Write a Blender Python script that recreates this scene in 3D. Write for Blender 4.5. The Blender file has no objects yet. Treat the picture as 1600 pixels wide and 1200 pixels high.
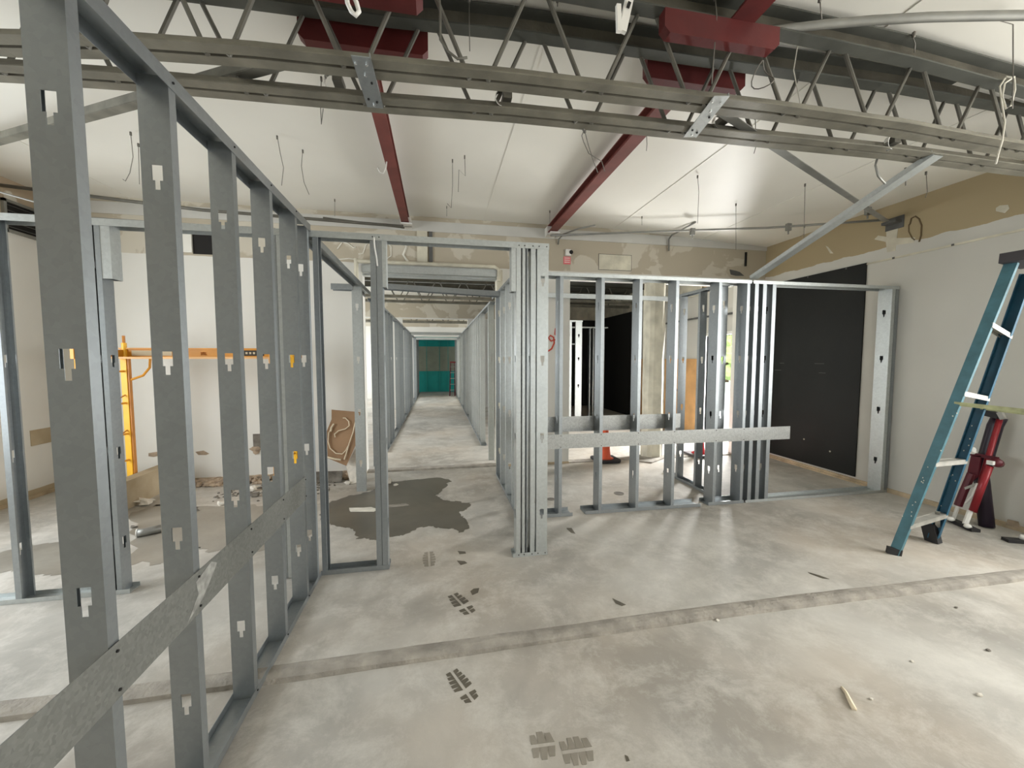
import bpy, math, random
from mathutils import Vector, Matrix, noise as mnoise
random.seed(7)
SC = bpy.context.scene
COL = SC.collection

# ------------------------------------------------------------------ camera
FPX = 620.0
PSI = math.atan(115 / FPX)
TH = math.atan(40 / math.hypot(FPX, 115))
EYE = Vector((0, 0, 1.6))
FW = Vector((math.sin(PSI) * math.cos(TH), math.cos(PSI) * math.cos(TH), -math.sin(TH)))
RT = Vector((math.cos(PSI), -math.sin(PSI), 0))
UP = RT.cross(FW)
cd = bpy.data.cameras.new('camera')
cd.sensor_width = 36
cd.lens = FPX / 1600 * 36
cd.clip_start = 0.02
cd.clip_end = 300
cam = bpy.data.objects.new('camera', cd)
COL.objects.link(cam)
cam.location = EYE
cam.rotation_euler = FW.to_track_quat('-Z', 'Y').to_euler()
SC.camera = cam

# ------------------------------------------------------------------ world, exposure, daylight
SC.view_settings.view_transform = 'Standard'
SC.view_settings.look = 'None'
SC.view_settings.gamma = 1
SC.view_settings.use_curve_mapping = False
SC.view_settings.exposure = 0.05
SC.cycles.use_denoising = True
SC.cycles.max_bounces = 7
SC.cycles.diffuse_bounces = 5
SC.cycles.glossy_bounces = 3
SC.cycles.caustics_reflective = False
SC.cycles.caustics_refractive = False
SC.cycles.sample_clamp_indirect = 6
w = bpy.data.worlds.new('overcast_sky')
SC.world = w
w.use_nodes = True
bg = w.node_tree.nodes['Background']
bg.inputs[0].default_value = (0.90, 0.96, 1.0, 1)
bg.inputs[1].default_value = 3.2


def area(name, loc, direction, sx, sy, power, color=(1, 1, 1)):
    l = bpy.data.lights.new(name, 'AREA')
    l.shape = 'RECTANGLE'
    l.size = sx
    l.size_y = sy
    l.energy = power
    l.color = color
    o = bpy.data.objects.new(name, l)
    COL.objects.link(o)
    o.location = loc
    o.rotation_euler = Vector(direction).to_track_quat('-Z', 'Y').to_euler()
    return o


# daylight just outside the openings of the building (all outside the frame)
area('daylight_left_window', (-4.9, 2.6, 1.7), (1, 0, -0.05), 2.6, 2.0, 125, (0.93, 0.97, 1.0))
area('daylight_near_right_window', (5.6, -0.05, 1.8), (-1, 0, -0.05), 3.6, 1.9, 240, (1.0, 0.97, 0.92))
area('daylight_side_door', (5.8, 6.75, 1.25), (-1, -0.25, -0.05), 1.0, 1.8, 450, (1.0, 0.99, 0.97))
area('daylight_far_left_window', (-4.9, 9.4, 1.7), (1, 0, -0.1), 5.0, 2.0, 150, (0.96, 0.98, 1.0))
area('daylight_far_right_window', (5.6, 15.4, 1.7), (-1, 0, -0.1), 4.0, 1.8, 200, (0.96, 0.98, 1.0))
area('daylight_far_left_window_b', (-4.9, 15.4, 1.7), (1, 0, -0.1), 4.0, 1.8, 200, (0.96, 0.98, 1.0))


def at(px, py, ax, v):
    """World point where the photograph's pixel meets the plane axis=v."""
    d = FW + RT * ((px - 800) / FPX) - UP * ((py - 600) / FPX)
    t = (v - EYE[ax]) / d[ax]
    return EYE + d * t


# ------------------------------------------------------------------ materials
def mat(name, color, rough=0.6, metal=0.0, noise=0.0, scale=8.0, bump=0.0, bscale=40.0, spec=0.5, c2=None, detail=4.0):
    m = bpy.data.materials.new(name)
    m.use_nodes = True
    nt = m.node_tree
    b = nt.nodes['Principled BSDF']
    b.inputs['Base Color'].default_value = (*color, 1)
    b.inputs['Roughness'].default_value = rough
    b.inputs['Metallic'].default_value = metal
    b.inputs['Specular IOR Level'].default_value = spec
    tc = nt.nodes.new('ShaderNodeTexCoord')
    if noise > 0 or c2:
        n = nt.nodes.new('ShaderNodeTexNoise')
        n.inputs['Scale'].default_value = scale
        n.inputs['Detail'].default_value = detail
        nt.links.new(tc.outputs['Object'], n.inputs['Vector'])
        r = nt.nodes.new('ShaderNodeValToRGB')
        r.color_ramp.elements[0].position = 0.3
        r.color_ramp.elements[1].position = 0.7
        lo = c2 if c2 else tuple(c * (1 - noise) for c in color)
        r.color_ramp.elements[0].color = (*lo, 1)
        r.color_ramp.elements[1].color = (*[min(1, c * (1 + noise)) for c in color], 1)
        nt.links.new(n.outputs['Fac'], r.inputs['Fac'])
        nt.links.new(r.outputs['Color'], b.inputs['Base Color'])
    if bump > 0:
        n2 = nt.nodes.new('ShaderNodeTexNoise')
        n2.inputs['Scale'].default_value = bscale
        n2.inputs['Detail'].default_value = 5
        nt.links.new(tc.outputs['Object'], n2.inputs['Vector'])
        bp = nt.nodes.new('ShaderNodeBump')
        bp.inputs['Strength'].default_value = bump
        bp.inputs['Distance'].default_value = 0.01
        nt.links.new(n2.outputs['Fac'], bp.inputs['Height'])
        nt.links.new(bp.outputs['Normal'], b.inputs['Normal'])
    return m


def galv(name, color, rough, metal, spangle=0.12, vs=90.0):
    m = bpy.data.materials.new(name)
    m.use_nodes = True
    nt = m.node_tree
    b = nt.nodes['Principled BSDF']
    b.inputs['Roughness'].default_value = rough
    b.inputs['Metallic'].default_value = metal
    tc = nt.nodes.new('ShaderNodeTexCoord')
    v = nt.nodes.new('ShaderNodeTexVoronoi')
    v.inputs['Scale'].default_value = vs
    nt.links.new(tc.outputs['Object'], v.inputs['Vector'])
    n = nt.nodes.new('ShaderNodeTexNoise')
    n.inputs['Scale'].default_value = 3
    n.inputs['Detail'].default_value = 6
    nt.links.new(tc.outputs['Object'], n.inputs['Vector'])
    sp = nt.nodes.new('ShaderNodeSeparateColor')
    nt.links.new(v.outputs['Color'], sp.inputs[0])
    a = nt.nodes.new('ShaderNodeMath')
    a.operation = 'MULTIPLY_ADD'
    nt.links.new(sp.outputs[0], a.inputs[0])
    a.inputs[1].default_value = spangle * 2
    a.inputs[2].default_value = 1 - spangle
    a2 = nt.nodes.new('ShaderNodeMath')
    a2.operation = 'MULTIPLY_ADD'
    nt.links.new(n.outputs['Fac'], a2.inputs[0])
    a2.inputs[1].default_value = 0.3
    a2.inputs[2].default_value = 0.85
    mu = nt.nodes.new('ShaderNodeMath')
    mu.operation = 'MULTIPLY'
    nt.links.new(a.outputs[0], mu.inputs[0])
    nt.links.new(a2.outputs[0], mu.inputs[1])
    vm = nt.nodes.new('ShaderNodeVectorMath')
    vm.operation = 'SCALE'
    vm.inputs[0].default_value = color
    nt.links.new(mu.outputs[0], vm.inputs['Scale'])
    nt.links.new(vm.outputs[0], b.inputs['Base Color'])
    ra = nt.nodes.new('ShaderNodeMath')
    ra.operation = 'MULTIPLY_ADD'
    nt.links.new(sp.outputs[1], ra.inputs[0])
    ra.inputs[1].default_value = spangle
    ra.inputs[2].default_value = rough - spangle / 2
    nt.links.new(ra.outputs[0], b.inputs['Roughness'])
    return m


def concrete(name, lo, mid, hi, rough=0.7, wet=False):
    m = bpy.data.materials.new(name)
    m.use_nodes = True
    nt = m.node_tree
    b = nt.nodes['Principled BSDF']
    b.inputs['Roughness'].default_value = rough
    g = nt.nodes.new('ShaderNodeNewGeometry')
    n1 = nt.nodes.new('ShaderNodeTexNoise')
    n1.inputs['Scale'].default_value = 0.9
    n1.inputs['Detail'].default_value = 9
    n1.inputs['Roughness'].default_value = 0.62
    n1.inputs['Distortion'].default_value = 0.3
    nt.links.new(g.outputs['Position'], n1.inputs['Vector'])
    r = nt.nodes.new('ShaderNodeValToRGB')
    e = r.color_ramp.elements
    e[0].position = 0.36
    e[0].color = (*lo, 1)
    e[1].position = 0.64
    e[1].color = (*hi, 1)
    k = e.new(0.5)
    k.color = (*mid, 1)
    nt.links.new(n1.outputs['Fac'], r.inputs['Fac'])
    # tan dust in broad patches
    n2 = nt.nodes.new('ShaderNodeTexNoise')
    n2.inputs['Scale'].default_value = 0.55
    n2.inputs['Detail'].default_value = 3
    nt.links.new(g.outputs['Position'], n2.inputs['Vector'])
    r2 = nt.nodes.new('ShaderNodeMapRange')
    r2.inputs['From Min'].default_value = 0.42
    r2.inputs['From Max'].default_value = 0.62
    nt.links.new(n2.outputs['Fac'], r2.inputs['Value'])
    mx = nt.nodes.new('ShaderNodeMix')
    mx.data_type = 'RGBA'
    mx.blend_type = 'MULTIPLY'
    mx.inputs[7].default_value = (1.0, 0.935, 0.87, 1)
    nt.links.new(r2.outputs['Result'], mx.inputs[0])
    nt.links.new(r.outputs['Color'], mx.inputs[6])
    # pale scuffs
    n3 = nt.nodes.new('ShaderNodeTexNoise')
    n3.inputs['Scale'].default_value = 3.4
    n3.inputs['Detail'].default_value = 12
    n3.inputs['Roughness'].default_value = 0.78
    n3.inputs['Distortion'].default_value = 0.25
    nt.links.new(g.outputs['Position'], n3.inputs['Vector'])
    r3 = nt.nodes.new('ShaderNodeMapRange')
    r3.inputs['From Min'].default_value = 0.47
    r3.inputs['From Max'].default_value = 0.66
    r3.inputs['To Max'].default_value = 0.12 if wet else 0.62
    nt.links.new(n3.outputs['Fac'], r3.inputs['Value'])
    mx2 = nt.nodes.new('ShaderNodeMix')
    mx2.data_type = 'RGBA'
    mx2.inputs[7].default_value = (*[min(1, c * 1.18) for c in hi], 1)
    nt.links.new(r3.outputs['Result'], mx2.inputs[0])
    nt.links.new(mx.outputs[2], mx2.inputs[6])
    nt.links.new(mx2.outputs[2], b.inputs['Base Color'])
    bp = nt.nodes.new('ShaderNodeBump')
    bp.inputs['Strength'].default_value = 0.05 if wet else 0.25
    bp.inputs['Distance'].default_value = 0.01
    nt.links.new(n3.outputs['Fac'], bp.inputs['Height'])
    nt.links.new(bp.outputs['Normal'], b.inputs['Normal'])
    return m


def wallmat(name, paint, tan, patch, z_edge, ragged=0.09, patchiness=0.56, z_low=None, low=None):
    """painted wall whose strip above the old ceiling line is bare board with filler smears"""
    m = bpy.data.materials.new(name)
    m.use_nodes = True
    nt = m.node_tree
    b = nt.nodes['Principled BSDF']
    b.inputs['Roughness'].default_value = 0.75
    b.inputs['Specular IOR Level'].default_value = 0.3
    g = nt.nodes.new('ShaderNodeNewGeometry')
    s = nt.nodes.new('ShaderNodeSeparateXYZ')
    nt.links.new(g.outputs['Position'], s.inputs[0])
    n = nt.nodes.new('ShaderNodeTexNoise')
    n.inputs['Scale'].default_value = 4
    n.inputs['Detail'].default_value = 6
    nt.links.new(g.outputs['Position'], n.inputs['Vector'])
    ad = nt.nodes.new('ShaderNodeMath')
    ad.operation = 'MULTIPLY_ADD'
    nt.links.new(n.outputs['Fac'], ad.inputs[0])
    ad.inputs[1].default_value = -ragged * 2
    nt.links.new(s.outputs['Z'], ad.inputs[2])
    gt = nt.nodes.new('ShaderNodeMath')
    gt.operation = 'GREATER_THAN'
    nt.links.new(ad.outputs[0], gt.inputs[0])
    gt.inputs[1].default_value = z_edge - ragged
    # patches of filler on the tan strip
    n2 = nt.nodes.new('ShaderNodeTexNoise')
    n2.inputs['Scale'].default_value = 1.7
    n2.inputs['Detail'].default_value = 7
    n2.inputs['Distortion'].default_value = 0.6
    nt.links.new(g.outputs['Position'], n2.inputs['Vector'])
    mr = nt.nodes.new('ShaderNodeMapRange')
    mr.inputs['From Min'].default_value = patchiness
    mr.inputs['From Max'].default_value = patchiness + 0.02
    nt.links.new(n2.outputs['Fac'], mr.inputs['Value'])
    mt = nt.nodes.new('ShaderNodeMix')
    mt.data_type = 'RGBA'
    mt.inputs[6].default_value = (*tan, 1)
    mt.inputs[7].default_value = (*patch, 1)
    nt.links.new(mr.outputs['Result'], mt.inputs[0])
    # slightly uneven paint
    n3 = nt.nodes.new('ShaderNodeTexNoise')
    n3.inputs['Scale'].default_value = 1.3
    n3.inputs['Detail'].default_value = 5
    nt.links.new(g.outputs['Position'], n3.inputs['Vector'])
    mp = nt.nodes.new('ShaderNodeMix')
    mp.data_type = 'RGBA'
    mp.inputs[6].default_value = (*[c * 0.9 for c in paint], 1)
    mp.inputs[7].default_value = (*[min(1, c * 1.06) for c in paint], 1)
    nt.links.new(n3.outputs['Fac'], mp.inputs[0])
    cur = mp.outputs[2]
    if z_low is not None:
        l1 = nt.nodes.new('ShaderNodeMath')
        l1.operation = 'LESS_THAN'
        nt.links.new(ad.outputs[0], l1.inputs[0])
        l1.inputs[1].default_value = z_low - ragged
        ml = nt.nodes.new('ShaderNodeMix')
        ml.data_type = 'RGBA'
        nt.links.new(l1.outputs[0], ml.inputs[0])
        nt.links.new(cur, ml.inputs[6])
        ml.inputs[7].default_value = (*low, 1)
        cur = ml.outputs[2]
    mf = nt.nodes.new('ShaderNodeMix')
    mf.data_type = 'RGBA'
    nt.links.new(gt.outputs[0], mf.inputs[0])
    nt.links.new(cur, mf.inputs[6])
    nt.links.new(mt.outputs[2], mf.inputs[7])
    nt.links.new(mf.outputs[2], b.inputs['Base Color'])
    bp = nt.nodes.new('ShaderNodeBump')
    bp.inputs['Strength'].default_value = 0.12
    bp.inputs['Distance'].default_value = 0.01
    nt.links.new(n2.outputs['Fac'], bp.inputs['Height'])
    nt.links.new(bp.outputs['Normal'], b.inputs['Normal'])
    return m


M = {}
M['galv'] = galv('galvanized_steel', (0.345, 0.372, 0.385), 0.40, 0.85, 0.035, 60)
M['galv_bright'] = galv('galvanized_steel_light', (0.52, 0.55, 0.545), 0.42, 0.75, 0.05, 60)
M['spangle'] = galv('galvanized_spangled_sheet', (0.40, 0.41, 0.40), 0.36, 0.65, 0.12, 95)
M['spangle_dull'] = galv('galvanized_dusty_sheet', (0.20, 0.205, 0.19), 0.55, 0.45, 0.13, 95)
M['truss'] = mat('aged_grey_steel', (0.17, 0.165, 0.135), 0.55, 0.25, 0.3, 6, 0.1, 60)
M['truss_light'] = mat('aged_steel_chord', (0.18, 0.17, 0.135), 0.5, 0.25, 0.28, 5, 0.1, 60)
M['rod'] = mat('dark_rod_steel', (0.13, 0.125, 0.105), 0.55, 0.3, 0.2, 8)
M['beam_dark'] = mat('dark_beam_steel', (0.075, 0.078, 0.066), 0.6, 0.2, 0.25, 4, 0.1, 30)
M['rust'] = mat('rusty_beam_web', (0.10, 0.092, 0.068), 0.75, 0.1, 0.35, 5, 0.3, 40)
M['red'] = mat('red_oxide_primer', (0.095, 0.010, 0.009), 0.6, 0.0, 0.25, 5, 0.1, 30)
M['red_dusty'] = mat('dusty_red_primer', (0.16, 0.040, 0.032), 0.62, 0.0, 0.2, 4, 0.1, 30)
M['floor'] = concrete('bare_concrete', (0.33, 0.318, 0.288), (0.435, 0.418, 0.38), (0.55, 0.532, 0.488))
M['wet'] = concrete('wet_concrete', (0.085, 0.078, 0.062), (0.11, 0.10, 0.078), (0.14, 0.128, 0.10), 0.32, True)
M['damp'] = concrete('damp_concrete', (0.19, 0.178, 0.15), (0.265, 0.25, 0.215), (0.34, 0.32, 0.28), 0.38, True)
M['edge'] = mat('broken_concrete_edge', (0.33, 0.305, 0.265), 0.9, 0, 0.25, 9, 0.8, 45)
M['white_wall'] = wallmat('painted_wall_right', (0.60, 0.59, 0.54), (0.40, 0.325, 0.20), (0.62, 0.57, 0.44), 2.93, 0.05, 0.70)
M['far_wall'] = wallmat('painted_wall_far', (0.72, 0.71, 0.66), (0.46, 0.41, 0.32), (0.57, 0.53, 0.44), 2.90, 0.012, 0.52)
M['left_wall'] = wallmat('painted_wall_left', (0.72, 0.71, 0.67), (0.46, 0.37, 0.27), (0.66, 0.62, 0.54), 2.98, 0.012, 0.6, 0.10, (0.46, 0.38, 0.26))
M['black_room'] = wallmat('black_painted_wall', (0.012, 0.012, 0.013), (0.36, 0.30, 0.19), (0.5, 0.45, 0.33), 2.9, 0.01, 0.6)
M['ceiling'] = mat('white_vinyl_ceiling', (0.78, 0.765, 0.70), 0.45, 0, 0.05, 0.8, 0.12, 2.2)
M['dull_white'] = mat('dull_white_board', (0.55, 0.545, 0.51), 0.7, 0, 0.06, 3)
M['seam'] = mat('ceiling_seam_grey', (0.42, 0.41, 0.37), 0.7)
M['plaster'] = mat('old_plaster', (0.60, 0.57, 0.46), 0.8, 0, 0.22, 4, 0.5, 14)
M['white'] = mat('white_painted_metal', (0.75, 0.74, 0.70), 0.5, 0, 0.08, 6)
M['chalk'] = mat('white_filler', (0.74, 0.72, 0.64), 0.85, 0, 0.15, 9, 0.5, 30)
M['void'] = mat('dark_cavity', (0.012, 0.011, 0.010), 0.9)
M['blackboard'] = mat('black_paint_panel', (0.014, 0.015, 0.013), 0.5, 0, 0, 2.0, 0.15, 10, 0.2, (0.010, 0.011, 0.010))
M['smear'] = mat('grey_smear', (0.10, 0.10, 0.095), 0.7, 0, 0.3, 6)
M['teal'] = mat('teal_sheathing', (0.012, 0.36, 0.33), 0.6, 0, 0.1, 3)
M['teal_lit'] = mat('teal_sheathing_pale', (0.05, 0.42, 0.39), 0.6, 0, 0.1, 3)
M['olive'] = mat('grey_green_board', (0.30, 0.32, 0.25), 0.7, 0, 0.1, 3)
M['orange'] = mat('orange_yellow_paint', (0.66, 0.29, 0.02), 0.45, 0, 0.15, 5)
M['yellow'] = mat('yellow_paint', (0.95, 0.52, 0.03), 0.45, 0, 0.08, 5)
M['orange_dark'] = mat('dark_orange_paint', (0.50, 0.20, 0.03), 0.5, 0, 0.1, 5)
M['label'] = mat('dark_label', (0.03, 0.022, 0.012), 0.6)
M['sticker'] = mat('pale_sticker', (0.62, 0.55, 0.38), 0.6)
M['blue'] = mat('blue_fibreglass', (0.05, 0.15, 0.185), 0.5, 0, 0.2, 12, 0.1, 60)
M['blue_deep'] = mat('deep_blue_fibreglass', (0.010, 0.075, 0.13), 0.5, 0, 0.2, 12)
M['alu'] = mat('worn_aluminium', (0.42, 0.41, 0.37), 0.45, 0.5, 0.2, 10)
M['olive_bar'] = mat('paint_specked_brace', (0.36, 0.37, 0.20), 0.55, 0.2, 0.35, 14)
M['rubber'] = mat('black_rubber', (0.02, 0.019, 0.02), 0.7)
M['plastic_dark'] = mat('dark_grey_plastic', (0.045, 0.04, 0.045), 0.5)
M['red_gloss'] = mat('glossy_red_paint', (0.26, 0.012, 0.02), 0.3, 0.1, 0.12, 5)
M['red_deep'] = mat('dark_red_paint', (0.10, 0.010, 0.018), 0.4, 0.1, 0.3, 6)
M['navy'] = mat('black_purple_vinyl', (0.016, 0.008, 0.020), 0.4)
M['white_plastic'] = mat('white_plastic', (0.78, 0.77, 0.73), 0.45)
M['cone'] = mat('orange_cone_plastic', (0.72, 0.10, 0.035), 0.5, 0, 0.12, 6)
M['cone_red'] = mat('red_cone_plastic', (0.75, 0.03, 0.04), 0.5, 0, 0.1, 6)
M['plywood'] = mat('plywood', (0.66, 0.38, 0.16), 0.7, 0, 0.18, 3.0, 0.1, 20)
M['knot'] = mat('plywood_knot', (0.16, 0.07, 0.03), 0.8)
M['brownboard'] = mat('brown_board_back', (0.33, 0.205, 0.115), 0.85, 0, 0.08, 6)
M['glue'] = mat('dried_glue', (0.78, 0.68, 0.50), 0.7, 0, 0.1, 9)
M['gyp'] = mat('gypsum', (0.72, 0.68, 0.60), 0.9, 0, 0.15, 15, 0.5, 40)
M['rubble'] = mat('rubble', (0.36, 0.28, 0.20), 0.95, 0, 0.4, 12, 0.6, 30)
M['grime'] = mat('grey_rubble', (0.17, 0.155, 0.13), 0.95, 0, 0.35, 12, 0.6, 30)
M['curb'] = mat('beige_curb', (0.47, 0.39, 0.27), 0.85, 0, 0, 3.5, 0.2, 20, 0.3, (0.36, 0.285, 0.18))
M['wood_base'] = mat('stripped_base_strip', (0.50, 0.40, 0.27), 0.85, 0, 0.3, 6, 0.3, 30)
M['wire'] = mat('thin_steel_wire', (0.16, 0.15, 0.13), 0.5, 0.4)
M['wire_white'] = mat('white_cable', (0.62, 0.60, 0.52), 0.5)
M['conduit'] = mat('grey_conduit', (0.27, 0.27, 0.25), 0.45, 0.5, 0.15, 6)
M['shine'] = galv('bright_zinc', (0.72, 0.73, 0.72), 0.22, 0.9, 0.1, 80)
M['graffiti'] = mat('red_spray_paint', (0.55, 0.06, 0.03), 0.6)
M['scribble'] = mat('brown_crayon', (0.13, 0.09, 0.045), 0.7)
M['red_tag'] = mat('pink_red_label', (0.72, 0.18, 0.20), 0.6)
M['asphalt'] = mat('outdoor_paving', (0.72, 0.72, 0.70), 0.9, 0, 0.1, 2)
M['leaf'] = mat('tree_leaves', (0.50, 0.62, 0.25), 0.8, 0, 0.3, 3)
M['bark'] = mat('tree_bark', (0.12, 0.08, 0.05), 0.9, 0, 0.2, 8)
M['dust'] = mat('pale_dust_smear', (0.30, 0.30, 0.28), 0.7, 0.2, 0.35, 30)
M['screw'] = mat('screw_head', (0.02, 0.02, 0.02), 0.5, 0.5)


# ------------------------------------------------------------------ mesh helpers
class MB:
    def __init__(s):
        s.v = []
        s.f = []

    def quadbox(s, P):
        b = len(s.v)
        s.v += [tuple(p) for p in P]
        for q in ((0, 3, 2, 1), (4, 5, 6, 7), (0, 1, 5, 4), (1, 2, 6, 5), (2, 3, 7, 6), (3, 0, 4, 7)):
            s.f.append(tuple(b + i for i in q))
        return s

    def box(s, x0, x1, y0, y1, z0, z1):
        return s.quadbox([(x0, y0, z0), (x1, y0, z0), (x1, y1, z0), (x0, y1, z0),
                          (x0, y0, z1), (x1, y0, z1), (x1, y1, z1), (x0, y1, z1)])

    def bar(s, p, q, w, h, up=(0, 0, 1), w2=None, h2=None):
        """rectangular bar from p to q: w across, h along up"""
        p, q = Vector(p), Vector(q)
        d = (q - p).normalized()
        u = Vector(up)
        u = (u - d * u.dot(d)).normalized()
        r = d.cross(u)
        w2 = w if w2 is None else w2
        h2 = h if h2 is None else h2
        P = []
        for c, a, b in ((p, w, h), (q, w2, h2)):
            P += [c - r * a / 2 - u * b / 2, c + r * a / 2 - u * b / 2, c + r * a / 2 + u * b / 2, c - r * a / 2 + u * b / 2]
        return s.quadbox(P)

    def tube(s, pts, r, n=8, r2=None, cap=True):
        pts = [Vector(p) for p in pts]
        b0 = len(s.v)
        prev = None
        for i, p in enumerate(pts):
            d = (pts[min(i + 1, len(pts) - 1)] - pts[max(i - 1, 0)]).normalized()
            if prev is None:
                a = Vector((0, 0, 1)) if abs(d.z) < 0.9 else Vector((1, 0, 0))
                u = (a - d * a.dot(d)).normalized()
            else:
                u = (prev - d * prev.dot(d)).normalized()
            prev = u
            k = d.cross(u)
            t = i / (len(pts) - 1)
            rr = r if r2 is None else r + (r2 - r) * t
            for j in range(n):
                an = 2 * math.pi * j / n
                s.v.append(tuple(p + (u * math.cos(an) + k * math.sin(an)) * rr))
        for i in range(len(pts) - 1):
            for j in range(n):
                a, b = b0 + i * n + j, b0 + i * n + (j + 1) % n
                s.f.append((a, b, b + n, a + n))
        if cap:
            s.f.append(tuple(reversed(range(b0, b0 + n))))
            s.f.append(tuple(range(len(s.v) - n, len(s.v))))
        return s

    def poly(s, pts, off):
        """closed polygon extruded by the vector off"""
        b = len(s.v)
        n = len(pts)
        s.v += [tuple(p) for p in pts]
        s.v += [tuple(Vector(p) + Vector(off)) for p in pts]
        s.f.append(tuple(range(b, b + n)))
        s.f.append(tuple(reversed(range(b + n, b + 2 * n))))
        for i in range(n):
            j = (i + 1) % n
            s.f.append((b + i, b + n + i, b + n + j, b + j))
        return s

    def blob(s, c, rx, ry, rz, seed=0, rough=0.35, seg=8, rings=5):
        b = len(s.v)
        c = Vector(c)
        for i in range(1, rings):
            ph = math.pi * i / rings
            for j in range(seg):
                th = 2 * math.pi * j / seg
                d = Vector((math.sin(ph) * math.cos(th), math.sin(ph) * math.sin(th), math.cos(ph)))
                k = 1 + rough * mnoise.noise(d * 1.7 + Vector((seed * 7.3, seed * 1.1, 0)))
                s.v.append((c.x + d.x * rx * k, c.y + d.y * ry * k, c.z + d.z * rz * k))
        t = len(s.v)
        s.v.append((c.x, c.y, c.z + rz))
        s.v.append((c.x, c.y, c.z - rz))
        for i in range(rings - 2):
            for j in range(seg):
                a, e = b + i * seg + j, b + i * seg + (j + 1) % seg
                s.f.append((a, a + seg, e + seg, e))
        for j in range(seg):
            s.f.append((t, b + j, b + (j + 1) % seg))
            l = b + (rings - 2) * seg
            s.f.append((t + 1, l + (j + 1) % seg, l + j))
        return s

    def mesh(s, name, m, smooth=False):
        me = bpy.data.meshes.new(name)
        me.from_pydata(s.v, [], s.f)
        me.update()
        if m:
            me.materials.append(m)
        if smooth:
            for p in me.polygons:
                p.use_smooth = True
        return me


def link(name, me, parent=None, loc=None, rz=0.0, label=None):
    o = bpy.data.objects.new(name, me)
    COL.objects.link(o)
    if loc is not None:
        o.location = loc
    if rz:
        o.rotation_euler = (0, 0, rz)
    if parent:
        o.parent = parent
    if label:
        o['label'] = label
    return o


def part(name, mb, m, parent, smooth=False, label=None, loc=None):
    """mesh part given in world coordinates; parent empties sit unrotated at their base"""
    if parent is not None:
        base = parent.location.copy()
        if parent.parent:
            base = base + parent.parent.location
        mb.v = [(x - base.x, y - base.y, z - base.z) for x, y, z in mb.v]
    return link(name, mb.mesh(name, m, smooth), parent, label=label)


def tag(o, label, cat, group=None, kind=None):
    o['label'] = label
    o['category'] = cat
    if group:
        o['group'] = group
    if kind:
        o['kind'] = kind
    return o


def thing(name, loc, label, cat, group=None):
    o = bpy.data.objects.new(name, None)
    COL.objects.link(o)
    o.location = loc
    o.empty_display_size = 0.1
    return tag(o, label, cat, group)


def single(name, mb, m, label, cat, group=None, smooth=False, origin=None):
    if origin is None:
        n = len(mb.v)
        origin = (sum(v[0] for v in mb.v) / n, sum(v[1] for v in mb.v) / n, min(v[2] for v in mb.v))
    mb.v = [(x - origin[0], y - origin[1], z - origin[2]) for x, y, z in mb.v]
    o = link(name, mb.mesh(name, m, smooth), None, origin)
    return tag(o, label, cat, group)


def struct(name, mb, m, label=None):
    o = link(name, mb.mesh(name, m), None)
    o['kind'] = 'structure'
    if label:
        o['label'] = label
    return o


# ------------------------------------------------------------------ geometry of the place
XL, XR = -4.6, 5.30          # side walls
YF = 5.75                    # first cross wall
STEP = 2.10                  # edge between the two slabs
YE = 19.2                    # end of the corridor
YB = -4.0                    # wall behind the camera


def ceil_z(x):
    if x > 2.6:
        return 3.56 - (x - 2.6) * 0.052
    return 3.56


# ---- floor: far slab a little higher than the near slab
fl = MB()
fl.box(XL - 0.2, XR + 0.2, STEP + 0.05, YE + 0.3, -0.25, 0.0)
far_floor = struct('floor', fl, M['floor'], 'bare concrete floor slab beyond the broken step')
struct('floor', MB().box(XL - 0.2, XR + 0.2, YB - 0.3, STEP + 0.04, -0.28, -0.024), M['floor'], 'bare concrete floor slab on the near side of the step')

# rough strip along the step
rb = MB()
NX = 200
prof = [(0.105, 0.0008), (0.085, 0.006), (0.055, 0.009), (0.03, 0.007), (0.008, 0.0), (0.004, -0.026)]
for i in range(NX + 1):
    x = XL + (XR - XL) * i / NX
    jog = 0.0
    for k, (dy, z) in enumerate(prof):
        n1 = mnoise.noise(Vector((x * 3.1, k * 0.7, 1.3)))
        n2 = mnoise.noise(Vector((x * 17.0, k * 2.1, 4.3)))
        y = STEP - 0.02 + dy + 0.008 * n1 + 0.003 * n2 + (jog if k > 2 else 0) + 0.02 * math.sin(x * 0.9)
        zz = z + (0.0022 * n2 + 0.002 * n1 if 0 < k < 4 else 0)
        rb.v.append((x, y, zz))
for i in range(NX):
    for k in range(5):
        a = i * 6 + k
        rb.f.append((a, a + 1, a + 7, a + 6))
struct('trim_1', rb, M['edge'], 'rough broken lip of concrete along the step')

# threshold scar in the corridor under the first cross wall
th = MB()
for i in range(41):
    x = -1.0 + 1.92 * i / 40
    for k, (dy, z) in enumerate([(0, 0.0005), (0.02, 0.022), (0.13, 0.024), (0.17, 0.0005)]):
        th.v.append((x, YF + dy + 0.012 * mnoise.noise(Vector((x * 6, k, 2))), z + (0.004 * mnoise.noise(Vector((x * 9, k, 5))) if k in (1, 2) else 0)))
for i in range(40):
    for k in range(3):
        a = i * 4 + k
        th.f.append((a, a + 4, a + 5, a + 1))
struct('trim_2', th, M['edge'], 'worn concrete threshold across the corridor')
th2 = MB()
th2.box(1.96, 4.85, YF, YF + 0.16, 0.0, 0.012)
struct('trim_3', th2, M['edge'], 'worn concrete threshold of the wide opening')

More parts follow.
